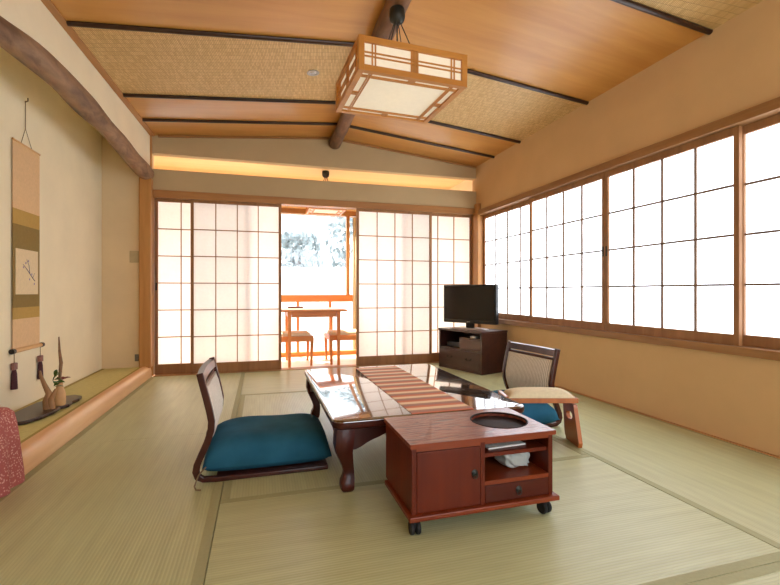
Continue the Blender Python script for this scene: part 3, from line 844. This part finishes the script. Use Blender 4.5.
# ------------------------------------------------------------------ television corner
SV = Vector((2.24-2.03, 4.17-4.82)); SL = SV.length; ang = math.atan2(SV.y, SV.x)
sc_c = Vector((2.120, 4.490))+Vector((math.cos(ang+PI/2), math.sin(ang+PI/2)))*0.20
ts = thing('television_stand', 'dark brown wooden television stand across the far right corner', 'stand', (sc_c.x, sc_c.y, 0), ang)
L2 = SL/2; H = 0.455
box('top_board', (-L2-0.006, L2+0.006, -0.206, 0.20, H-0.022, H), M['tvwood'], ts, bev=0.003)
bm = bmesh.new()
bm_box(bm, -L2, -L2+0.02, -0.20, 0.195, 0.0, H-0.0225); bm_box(bm, L2-0.02, L2, -0.20, 0.195, 0.0, H-0.0225)
bm_box(bm, -L2+0.02, L2-0.02, 0.18, 0.195, 0.02, H-0.0225); bm_box(bm, -L2+0.02, L2-0.02, -0.19, 0.18, 0.0, 0.035)
bm_box(bm, -L2+0.02, L2-0.02, -0.198, 0.18, 0.228, 0.246)
obj('body', bm, M['tvwood'], ts)
def bail(par, x, z, y):
    bm = bmesh.new()
    for s in (-1, 1): bm_box(bm, x+s*0.034-0.009, x+s*0.034+0.009, y-0.004, y, z-0.008, z+0.008, 0.002)
    bm_tube(bm, [(x-0.034, y-0.005, z), (x-0.030, y-0.013, z-0.013), (x, y-0.015, z-0.016), (x+0.030, y-0.013, z-0.013), (x+0.034, y-0.005, z)], 0.003, 8)
    obj('drawer_handle', bm, M['iron'], par)
d = box('drawer', (-L2+0.022, L2-0.022, -0.203, 0.10, 0.037, 0.226), M['tvwood'], ts, bev=0.003)
bail(d, -0.15, 0.145, -0.203); bail(d, 0.15, 0.145, -0.203)
bm = bmesh.new(); bm_box(bm, 0.0, 0.014, -0.196, 0.178, 0.2465, 0.375); bm_box(bm, 0.014, L2-0.021, -0.19, 0.178, 0.362, 0.374); obj('divider', bm, M['tvwood'], ts)
d = box('small_drawer', (0.016, L2-0.022, -0.200, 0.10, 0.2485, 0.360), M['tvwood_red'], ts, bev=0.003, label='reddish small drawer at the right of the stand')
b = box('disc_player', (-0.13, 0.13, -0.12, 0.12, 0.0, 0.055), M['black_plastic'], bev=0.004)
q = Matrix.Rotation(ang, 4, 'Z'); p = q @ Vector((-0.165, 0.0, 0)); b.location = (sc_c.x+p.x, sc_c.y+p.y, 0.2465); b.rotation_euler = (0, 0, ang)
tag(b, 'black flat disc player in the open left niche of the television stand', 'player')
b = box('white_remote_holder', (-0.045, 0.045, -0.03, 0.03, 0, 0.026), M['silver'], bev=0.008)
p = q @ Vector((0.19, -0.15, 0)); b.location = (sc_c.x+p.x, sc_c.y+p.y, 0.3745); b.rotation_euler = (0, 0, ang); b.name = 'small_box'
tag(b, 'small pale box on the narrow right shelf of the television stand', 'box')

TA = math.atan2(-0.61, 0.345)
tv = thing('television', 'black flat television with blank screen on the corner stand', 'television', (2.275, 4.555, H), TA)
bm = bmesh.new(); bm_box(bm, -0.355, 0.355, -0.012, 0.045, 0.065, 0.505, 0.008); bm_box(bm, -0.22, 0.22, 0.04, 0.085, 0.12, 0.40, 0.02)
obj('casing', bm, M['black_plastic'], tv)
box('screen', (-0.333, 0.333, -0.0135, -0.0121, 0.105, 0.485), M['screen'], tv)
box('badge', (-0.022, 0.022, -0.0134, -0.0121, 0.080, 0.086), M['silver'], tv, label='small pale maker badge')
bm = bmesh.new(); bm_box(bm, -0.05, 0.05, 0.004, 0.04, 0.012, 0.075, 0.006); obj('neck', bm, M['black_plastic'], tv)
bm = bmesh.new()
for k, (r, z) in enumerate(((1.0, 0.0), (1.0, 0.008), (0.96, 0.013))): pass
t = bmesh.new(); bm_lathe(t, [(0.999, 0.0), (1.0, 0.008), (0.96, 0.012), (0.0, 0.013)], 40)
bmesh.ops.transform(t, matrix=Matrix.Diagonal((0.235, 0.13, 1, 1)), verts=t.verts[:]); merge(bm, t)
o = autosmooth(obj('foot_plate', bm, plain('grey plastic foot', (166, 150, 140), 0.3), tv)); o.location = (0, 0.01, 0.0005)

# ------------------------------------------------------------------ alcove display
# hanging scroll: local x along the wall (towards the back), z up, origin at roller
SY0, SY1 = 3.405, 3.765
hs = thing('hanging_scroll', 'long hanging scroll with a small blossom picture on the alcove wall', 'scroll', (XT, (SY0+SY1)/2, 0.0))
W = (SY1-SY0)/2
def strip(name, z0, z1, c, x=0.010, w=W, rough=0.8, lab=None):
    m = plain(name+' silk', c, rough, var=0.05, scale=60, spec=0.2)
    return box(name, (x-0.0015, x, -w, w, z0, z1), m, hs, label=lab)
strip('upper_silk', 1.425, 1.865, (224, 188, 144)); strip('ochre_band', 1.325, 1.425, (186, 150, 82))
strip('brocade_mount', 0.775, 1.325, (140, 116, 66), lab='olive brocade mounting around the picture')
strip('ochre_band', 0.70, 0.775, (186, 150, 82)); strip('lower_silk', 0.50, 0.70, (224, 188, 144))
pic = strip('picture', 0.862, 1.165, (228, 206, 166), x=0.0125, w=W*0.83, lab='cream picture sheet with blossom branch')
bm = bmesh.new()
bm_tube(bm, [(0.0135, 0.10, 0.955), (0.0135, 0.05, 0.99), (0.0135, -0.01, 1.035), (0.0135, -0.06, 1.065)], [0.003, 0.0025, 0.002, 0.0012], 6)
bm_tube(bm, [(0.0135, 0.03, 1.005), (0.0135, 0.02, 1.06), (0.0135, -0.01, 1.10)], [0.002, 0.0016, 0.001], 6)
bm_tube(bm, [(0.0135, 0.07, 0.975), (0.0135, 0.10, 1.01)], [0.002, 0.001], 6)
inkb = plain('blue grey ink', (112, 104, 122), 0.8)
obj('painted_branch', bm, inkb, pic)
bm = bmesh.new()
for y, z in ((0.06, 1.0), (0.095, 0.935), (0.03, 0.965), (-0.02, 1.075), (0.015, 1.09), (-0.05, 1.045)):
    t = bmesh.new(); bmesh.ops.create_icosphere(t, subdivisions=1, radius=0.009); bmesh.ops.transform(t, matrix=Matrix.Translation((0.013, y, z)) @ Matrix.Diagonal((0.12, 1, 1, 1)), verts=t.verts[:]); merge(bm, t)
obj('painted_blossom', bm, plain('violet wash', (150, 128, 158), 0.8), pic)
bm = bmesh.new(); bm_tube(bm, [(0.010, -W, 1.868), (0.010, W, 1.868)], 0.007, 10); autosmooth(obj('top_rod', bm, M['roller'], hs))
bm = bmesh.new(); bm_tube(bm, [(0.016, -W, 0.495), (0.016, W, 0.495)], 0.014, 14); autosmooth(obj('roller', bm, M['roller'], hs))
for s in (-1, 1):
    bm = bmesh.new(); bm_tube(bm, [(0.016, s*W, 0.495), (0.016, s*(W+0.028), 0.495)], 0.017, 14); autosmooth(obj('roller_knob', bm, M['black_plastic'], hs))
    t = obj('weight_cord', (lambda b: (bm_tube(b, [(0.016, s*(W-0.005), 0.482), (0.016, s*(W-0.005), 0.42)], 0.002, 6), b)[1])(bmesh.new()), M['cord'], hs)
    bm = bmesh.new(); bm_box(bm, 0.004, 0.028, s*(W-0.005)-0.022, s*(W-0.005)+0.022, 0.375, 0.42, 0.005); obj('weight', bm, M['weight'], hs, label='small patterned scroll weight')
    bm = bmesh.new(); bm_tube(bm, [(0.016, s*(W-0.005), 0.376), (0.016, s*(W-0.005), 0.35), (0.016, s*(W-0.005), 0.25)], [0.010, 0.015, 0.019], 12); obj('tassel', bm, M['mauve'], hs, label='dark mauve silk tassel')
bm = bmesh.new()
bm_tube(bm, [(0.008, -0.07, 1.875), (0.006, -0.01, 1.99)], 0.002, 6); bm_tube(bm, [(0.008, 0.07, 1.875), (0.006, -0.01, 1.99)], 0.002, 6)
bm_tube(bm, [(0.006, -0.01, 1.99), (0.006, -0.01, 2.18)], 0.0028, 6)
bm_tube(bm, [(0.002, -0.01, 2.17), (0.02, -0.01, 2.18), (0.02, -0.01, 2.20)], 0.004, 6)
obj('hanging_cord', bm, M['cord'], hs)

# dark display slab
bm = bmesh.new()
out = [(-0.10, -0.37), (-0.03, -0.375), (0.045, -0.33), (0.085, -0.24), (0.105, -0.12), (0.10, -0.02), (0.125, 0.05), (0.115, 0.13), (0.13, 0.21), (0.115, 0.30), (0.06, 0.345),
       (-0.01, 0.33), (-0.07, 0.26), (-0.105, 0.15), (-0.115, 0.0), (-0.12, -0.15), (-0.125, -0.28)]
bm_prism(bm, [(x, y, 0) for x, y in out], (0, 0, 0.022))
ds = obj('display_slab', bm, M['dark_slab']); ds.location = (-1.365, 3.405, 0.1025)
md = ds.modifiers.new('bev', 'BEVEL'); md.width = 0.005; md.segments = 2
tag(ds, 'dark polished irregular wooden slab lying on the alcove mat', 'display board')
ZK = 0.125
ik = thing('flower_arrangement', 'tan vase with driftwood, tall twig and green leaves on the dark slab', 'flower arrangement', (-1.30, 3.39, ZK)); ik.scale = (0.85, 0.85, 1.0)
bm = bmesh.new(); bm_lathe(bm, [(0.034, 0.0), (0.040, 0.01), (0.041, 0.05), (0.036, 0.085), (0.026, 0.115), (0.020, 0.135), (0.022, 0.15), (0.016, 0.15), (0.014, 0.12), (0.0, 0.11)], 28)
o = autosmooth(obj('vase', bm, M['vase'], ik)); o.location = (0.02, 0.04, 0.0005)
bm = bmesh.new(); bm_tube(bm, [(-0.02, -0.045, 0.0), (-0.03, -0.05, 0.05), (-0.02, -0.045, 0.10), (-0.045, -0.055, 0.16), (-0.06, -0.07, 0.215), (-0.062, -0.075, 0.25)], [0.036, 0.028, 0.021, 0.015, 0.011, 0.005], 12)
bm_tube(bm, [(0.0, -0.05, 0.0), (0.0, -0.06, 0.06), (0.02, -0.03, 0.12)], [0.026, 0.02, 0.008], 10)
autosmooth(obj('driftwood', bm, M['driftwood'], ik))
bm = bmesh.new(); bm_tube(bm, [(0.02, 0.04, 0.115), (0.018, 0.05, 0.20), (0.022, 0.058, 0.28), (0.014, 0.052, 0.36), (0.010, 0.052, 0.455)], [0.008, 0.011, 0.013, 0.009, 0.004], 10)
autosmooth(obj('twig', bm, M['twig'], ik))
def leaf_bm(L, w):
    bm = bmesh.new(); n = 6; A = []; B = []
    for i in range(n+1):
        t = i/n; ww = w*math.sin(PI*min(1, t*0.95+0.03)); z = 0.25*L*math.sin(t*2.2)
        A.append(bm.verts.new((ww, L*t, z))); B.append(bm.verts.new((-ww, L*t, z)))
    for i in range(n): bm.faces.new((A[i], A[i+1], B[i+1], B[i]))
    return bm
for k in range(9):
    o = obj('leaf', leaf_bm(0.055+0.02*random.random(), 0.013), M['leaf'], ik)
    o.location = (0.0+random.uniform(-0.012, 0.012), 0.0+random.uniform(-0.015, 0.02), 0.13+0.012*k*0.8)
    o.rotation_euler = (random.uniform(-0.3, 0.9), random.uniform(-0.6, 0.6), random.uniform(-2.6, 0.6))
    s = o.modifiers.new('s', 'SOLIDIFY'); s.thickness = 0.001
for k in range(4):
    o = obj('petal', leaf_bm(0.06, 0.015), M['petal'], ik, label='dusky red leaf or petal')
    o.location = (0.03, 0.045, 0.165+0.004*k); o.rotation_euler = (0.1-0.15*k, 0.2*k, -1.9+0.9*k)
    s = o.modifiers.new('s', 'SOLIDIFY'); s.thickness = 0.001

# cloth-covered box at the near end of the alcove
bm = bmesh.new(); N = 96; rings = []
cx, cy, ax, ay = -1.245, 2.28, 0.175, 0.225
for z, g, amp in ((0.003, 0.012, 0.012), (0.06, 0.010, 0.011), (0.12, 0.006, 0.009), (0.20, 0.002, 0.006), (0.28, -0.006, 0.004), (0.325, -0.014, 0.002), (0.343, -0.030, 0.001), (0.349, -0.055, 0.0)):
    ring = []
    for k in range(N):
        a = 2*PI*k/N; c, s = math.cos(a), math.sin(a); e = 5
        r = (abs(c)**e+abs(s)**e)**(-1/e); f = g+amp*math.sin(a*13+0.7)*1.0
        ring.append((cx+(ax+f)*c*r, cy+(ay+f)*s*r, z))
    rings.append(ring)
V = []
for ri, ring in enumerate(rings):
    row = []
    for x, y, z in ring:
        zz = z
        if x < -1.085 and ri < 3: zz = max(z, 0.117) + 0.0005*ri     # the kerb and mat hold the hem up
        row.append(bm.verts.new((x, y, zz)))
    V.append(row)
for a, b in zip(V, V[1:]):
    for k in range(N): bm.faces.new((a[k], a[(k+1)%N], b[(k+1)%N], b[k]))
bm.faces.new(V[-1])
cc = autosmooth(obj('cloth_covered_box', bm, M['cloth_red']), 60)
tag(cc, 'box draped in red patterned cloth hanging over the alcove kerb', 'covered box')

# wall plates in the alcove
o = box('wall_switch', (-0.045, 0.045, -0.008, 0, -0.06, 0.06), M['cream_plastic'], bev=0.003); o.location = (-1.248, YB-0.0004, 1.24)
tag(o, 'beige switch plate on the alcove end wall beside the post', 'switch')
o = thing('wall_outlet', 'small grey socket low on the alcove end wall', 'outlet', (-1.215, YB-0.0004, 0.20))
box('cover_plate', (-0.03, 0.02, -0.012, 0, -0.035, 0.035), M['grey_plastic'], o, bev=0.003); box('plug', (-0.018, 0.008, -0.03, -0.0122, -0.015, 0.02), M['grey_plastic'], o, bev=0.003)

# ------------------------------------------------------------------ lanterns
def lantern(name, label, cat, loc, wx, wy, h, zcan, group=None):
    """square wooden paper lantern; origin at the middle of its lower frame"""
    t = thing(name, label, cat, loc)
    X, Y = wx/2, wy/2; f = 0.032
    bm = bmesh.new()
    for sx in (-1, 1):
        for sy in (-1, 1): bm_box(bm, sx*X-(f if sx > 0 else 0), sx*X+(0 if sx > 0 else f), sy*Y-(f if sy > 0 else 0), sy*Y+(0 if sy > 0 else f), 0, h, 0.002)
    for z0, z1 in ((0, f), (h-f, h)):
        for s in (-1, 1):
            bm_box(bm, -X+f, X-f, s*(Y-f/2)-f/2+0.001, s*(Y-f/2)+f/2-0.001, z0+0.0005, z1-0.0005)
            bm_box(bm, s*(X-f/2)-f/2+0.001, s*(X-f/2)+f/2-0.001, -Y+f, Y-f, z0+0.0005, z1-0.0005)
    obj('lantern_frame', bm, M['lampwood'], t)
    bm = bmesh.new(); b = 0.003
    for s in (-1, 1):
        y = s*(Y-0.010)
        for x in (-X+0.075, -X+0.092, X-0.075, X-0.092, -0.018, -0.009, 0.0, 0.009, 0.018): bm_box(bm, x-b, x+b, y-0.004, y+0.004, f, h-f)
        for z in (h*0.5-0.010, h*0.5+0.010): bm_box(bm, -X+f, X-f, y-0.0035, y+0.0035, z-b, z+b)
        x = s*(X-0.010)
        for q in (-Y+0.075, -Y+0.092, Y-0.075, Y-0.092, -0.018, -0.009, 0.0, 0.009, 0.018): bm_box(bm, x-0.004, x+0.004, q-b, q+b, f, h-f)
        for z in (h*0.5-0.010, h*0.5+0.010): bm_box(bm, x-0.0035, x+0.0035, -Y+f, Y-f, z-b, z+b)
    # lower grille
    for s in (-1, 1):
        for d in (0.070, 0.082):
            bm_box(bm, s*(X-d)-b, s*(X-d)+b, -Y+f, Y-f, 0.004, 0.012); bm_box(bm, -X+f, X-f, s*(Y-d)-b, s*(Y-d)+b, 0.0045, 0.0115)
        for d in (-0.016, -0.008, 0.0, 0.008, 0.016):
            bm_box(bm, d-b, d+b, s*(Y-0.051)-0.019, s*(Y-0.051)+0.019, 0.005, 0.011); bm_box(bm, s*(X-0.051)-0.019, s*(X-0.051)+0.019, d-b, d+b, 0.005, 0.011)
    obj('lattice', bm, M['lampwood'], t)
    bm = bmesh.new()
    for s in (-1, 1):
        y = s*(Y-0.017); bm_box(bm, -X+0.02, X-0.02, y-0.0008, y+0.0008, f*0.5, h-f*0.5)
        x = s*(X-0.017); bm_box(bm, x-0.0008, x+0.0008, -Y+0.02, Y-0.02, f*0.5, h-f*0.5)
    bm_box(bm, -X+0.02, X-0.02, -Y+0.02, Y-0.02, 0.0135, 0.0150)
    obj('paper_shade', bm, M['paper_lamp'], t)
    bm = bmesh.new(); bm_lathe(bm, [(0.0, zcan-0.085), (0.022, zcan-0.083), (0.040, zcan-0.070), (0.047, zcan-0.045), (0.046, zcan-0.008), (0.042, zcan)], 28)
    autosmooth(obj('ceiling_rose', bm, M['iron'], t))
    bm = bmesh.new(); bm_tube(bm, [(0, 0, zcan-0.08), (0.002, 0.002, h*0.5)], 0.004, 8)
    obj('power_cord', bm, M['rubber'], t)
    bm = bmesh.new()
    for sx, sy in ((-1, -1), (1, -1), (1, 1), (-1, 1)):
        bm_tube(bm, [(sx*0.012, sy*0.012, zcan-0.075), (sx*0.10, sy*0.10, h-0.01)], 0.003, 6)
    bm_box(bm, -0.11, 0.11, -0.004, 0.004, h-0.016, h-0.008); bm_box(bm, -0.004, 0.004, -Y+f, Y-f, h-0.018, h-0.010); bm_box(bm, -X+f, X-f, -0.004, 0.004, h-0.026, h-0.018)
    obj('hanging_chain', bm, M['iron'], t)
    return t
LZ = 2.0
lantern('pendant_lantern', 'large square wood and paper lantern hung from the ridge log', 'lamp', (0.766, 2.463, LZ), 0.615, 0.565, 0.178, 2.535-LZ).rotation_euler = (0, 0, math.radians(2.5))
lantern('pendant_lantern', 'small square lantern over the veranda table beyond the doors', 'lamp', (0.81, 5.74, 1.915), 0.47, 0.44, 0.14, ZVC-1.915-0.001)

# ceiling downlight on the left slope
dl = thing('ceiling_downlight', 'small round silver downlight set in the wicker ceiling panel', 'lamp', (0.40, 3.55, zceil(0.40)-0.001))
dl.rotation_euler = (0, -math.atan2(ZRIDGE-ZEAVE, XRIDGE-XL), 0)
bm = bmesh.new(); bm_lathe(bm, [(0.046, 0.0), (0.050, -0.004), (0.044, -0.007), (0.034, -0.006), (0.030, -0.001), (0.0, -0.001)], 32); autosmooth(obj('trim_ring', bm, M['silver'], dl))
bm = bmesh.new(); bm_lathe(bm, [(0.0, -0.009), (0.018, -0.008), (0.024, -0.0015)], 24); autosmooth(obj('bulb', bm, M['silver'], dl))

# ------------------------------------------------------------------ veranda furniture
vt = thing('veranda_table', 'orange brown wooden table on the sunlit veranda', 'table', (0.625, 5.70, ZV))
bm = bmesh.new(); bm_box(bm, -0.41, 0.395, -0.36, 0.36, 0.668, 0.692, 0.004); obj('tabletop', bm, M['pinewood'], vt)
bm = bmesh.new()
for s in (-1, 1): bm_box(bm, -0.27, 0.27, s*0.30-0.010, s*0.30+0.010, 0.60, 0.668); bm_box(bm, s*0.30-0.010, s*0.30+0.010, -0.27, 0.27, 0.60, 0.668)
obj('apron', bm, M['pinewood'], vt)
for sx in (-1, 1):
    for sy in (-1, 1):
        bm = bmesh.new(); bm_bar(bm, [(sx*0.296, sy*0.30, 0), (sx*0.296, sy*0.30, 0.668)], 0.042, [0.030, 0.044]); obj('leg', bm, M['pinewood'], vt)
o = box('tray', (-0.10, 0.10, -0.05, 0.05, 0, 0.022), wood('dark tray wood', (60, 26, 18), (96, 44, 28), 'X'), bev=0.004); o.location = (0.44, 5.97, ZV+0.6925)
tag(o, 'small dark flat tray on the far edge of the veranda table', 'tray')
def ver_chair(label, loc, rz):
    t = thing('veranda_chair', label, 'chair', loc, rz, None)
    W = 0.25
    for sx in (-1, 1):
        for sy in (-1, 1):
            bm = bmesh.new(); top = 0.62 if sx < 0 else 0.345
            bm_bar(bm, [(sx*0.235, sy*0.235, 0), (sx*0.245, sy*0.24, 0.345)] + ([(-0.30, sy*0.24, 0.74)] if sx < 0 else []), 0.032, [0.026, 0.040]+([0.03] if sx < 0 else []))
            obj('leg', bm, M['pinewood'], t)
    bm = bmesh.new()
    bm_box(bm, -0.25, 0.26, -0.255, -0.225, 0.30, 0.365, 0.004); bm_box(bm, -0.25, 0.26, 0.225, 0.255, 0.30, 0.365, 0.004)
    bm_box(bm, 0.232, 0.262, -0.224, 0.224, 0.30, 0.365, 0.004); bm_box(bm, -0.25, -0.22, -0.224, 0.224, 0.30, 0.365, 0.004)
    obj('seat_frame', bm, M['pinewood'], t)
    bm = bmesh.new(); bm_box(bm, -0.218, 0.23, -0.222, 0.222, 0.335, 0.40, 0.02, 3); autosmooth(obj('seat_cushion', bm, M['cream_fabric'], t, label='pale seat cushion'))
    bm = bmesh.new(); bm_box(bm, -0.030, 0.030, -0.215, 0.215, 0.0, 0.30, 0.02, 3, mat=Matrix.Translation((-0.245, 0, 0.42)) @ Matrix.Rotation(-0.14, 4, 'Y')); autosmooth(obj('backrest', bm, M['cream_fabric'], t, label='pale padded backrest'))
    return t
v1 = ver_chair('wooden veranda chair left of the veranda table with pale cushion', (0.36, 5.70, ZV), 0.0); v1.scale = (1, 0.96, 1)
v2 = dup(v1, (1.08, 5.70, ZV), PI, 'wooden veranda chair right of the veranda table with pale cushion')

# ------------------------------------------------------------------ outdoors beyond the glass
struct(box('ground_outside', (-14, 16, YW+0.2, 30, -0.6, -0.45), M['snow']))
gw = box('whiteout_wall', (-8, 10, 9.2, 9.4, -0.45, 1.38), M['whiteout'], bev=0.01); tag(gw, 'white wall standing in for the overexposed view outside the veranda window', 'wall')  # white wall put where the view is blown out by light
bm = bmesh.new(); n = 24; G = []
for j in range(13):
    row = []
    for i in range(n+1):
        x = -14+30*i/n; y = 12+14*j/12; z = -0.5+0.62*(y-12)+0.5*math.sin(x*0.7+y)*0.6+0.35*math.sin(x*1.7-y*0.8)
        row.append(bm.verts.new((x, y, z)))
    G.append(row)
for a, b in zip(G, G[1:]):
    for i in range(n): bm.faces.new((a[i], a[i+1], b[i+1], b[i]))
hill = obj('hillside', bm, M['snow'], smooth=True); struct(hill)
def tree(label, loc, h, r, seed):
    rnd = random.Random(seed); t = thing('tree', label, 'tree', loc)
    bm = bmesh.new(); bm_tube(bm, [(0, 0, -0.4), (0.05, 0, h*0.5), (0, 0.05, h)], [0.16, 0.11, 0.04], 8); obj('trunk', bm, M['trunk'], t, smooth=True)
    bm = bmesh.new()
    for k in range(900):
        a = rnd.uniform(0, 2*PI); q = rnd.random()**0.5; z = h*rnd.uniform(0.25, 1.05); rr = r*q*(1.1-0.75*abs(z/h-0.5))
        c = Vector((rr*math.cos(a), rr*math.sin(a), z)); s = rnd.uniform(0.07, 0.15)
        m = Matrix.Translation(c) @ Euler((rnd.uniform(0, 3), rnd.uniform(0, 3), rnd.uniform(0, 3))).to_matrix().to_4x4()
        p = [bm.verts.new(m @ Vector(v)) for v in ((-s, 0, 0), (0, s*0.5, 0.05*s), (s, 0, 0), (0, -s*0.5, 0.05*s))]
        bm.faces.new(p)
    obj('foliage', bm, M['foliage'], t)
    return t
tree('grey green tree at the right of the veranda view', (2.9, 13.6, 0.3), 4.2, 0.9, 3)
tree('pale bare-looking tree at the left of the veranda view', (-0.6, 14.6, 0.6), 2.3, 0.9, 5)
tree('low bushy tree in the middle of the veranda view', (1.0, 12.7, 0.0), 2.4, 0.75, 8)

# ------------------------------------------------------------------ light
w = bpy.data.worlds.new('sky'); SC.world = w; w.use_nodes = True
bg = w.node_tree.nodes['Background']; bg.inputs['Color'].default_value = (0.86, 0.93, 1.0, 1); bg.inputs['Strength'].default_value = 3.0
sun = bpy.data.lights.new('sun', 'SUN'); sun.energy = 10.0; sun.angle = math.radians(1.0); sun.color = (1.0, 0.95, 0.87)
so = bpy.data.objects.new('sun', sun); C.objects.link(so)
el, az = math.radians(57), math.radians(12)
d = Vector((math.sin(az)*math.cos(el), -math.cos(az)*math.cos(el), -math.sin(el)))
so.rotation_euler = d.to_track_quat('-Z', 'Y').to_euler()
pl = bpy.data.lights.new('veranda window portal', 'AREA'); pl.shape = 'RECTANGLE'; pl.size = 4.0; pl.size_y = 2.0
po = bpy.data.objects.new('veranda window portal', pl); C.objects.link(po); po.location = (0.8, YW+0.14, 1.0); po.rotation_euler = (-PI/2, 0, 0)
pl.cycles.is_portal = True
pl2 = bpy.data.lights.new('fill window portal', 'AREA'); pl2.shape = 'RECTANGLE'; pl2.size = FX1-FX0; pl2.size_y = FZ1-FZ0; pl2.cycles.is_portal = True
po2 = bpy.data.objects.new('fill window portal', pl2); C.objects.link(po2); po2.location = ((FX0+FX1)/2, YF-0.06, (FZ0+FZ1)/2); po2.rotation_euler = (PI/2, 0, 0)  # samples sky light through the added rear opening
# bulb inside the lantern
bl = bpy.data.lights.new('lantern bulb', 'POINT'); bl.energy = 0.25; bl.color = (1.0, 0.80, 0.55); bl.shadow_soft_size = 0.05
bo = bpy.data.objects.new('lantern bulb', bl); C.objects.link(bo); bo.location = (0.755, 2.467, LZ+0.11)

# ------------------------------------------------------------------ camera
cam = bpy.data.cameras.new('camera'); cam.sensor_width = 36; cam.lens = 36*440/780
cam.shift_y = -0.8/780
co = bpy.data.objects.new('camera', cam); C.objects.link(co)
co.location = (0, 0, 0.88); co.rotation_euler = (PI/2, 0, math.radians(-16.35))
cam.clip_start = 0.05; cam.clip_end = 200
SC.camera = co
SC.view_settings.view_transform = 'Standard'; SC.view_settings.look = 'None'; SC.view_settings.gamma = 1
SC.view_settings.use_curve_mapping = False; SC.view_settings.exposure = 0.9
SC.cycles.max_bounces = 10; SC.cycles.diffuse_bounces = 6; SC.cycles.transparent_max_bounces = 8
SC.cycles.use_denoising = True; SC.cycles.sample_clamp_indirect = 6.0
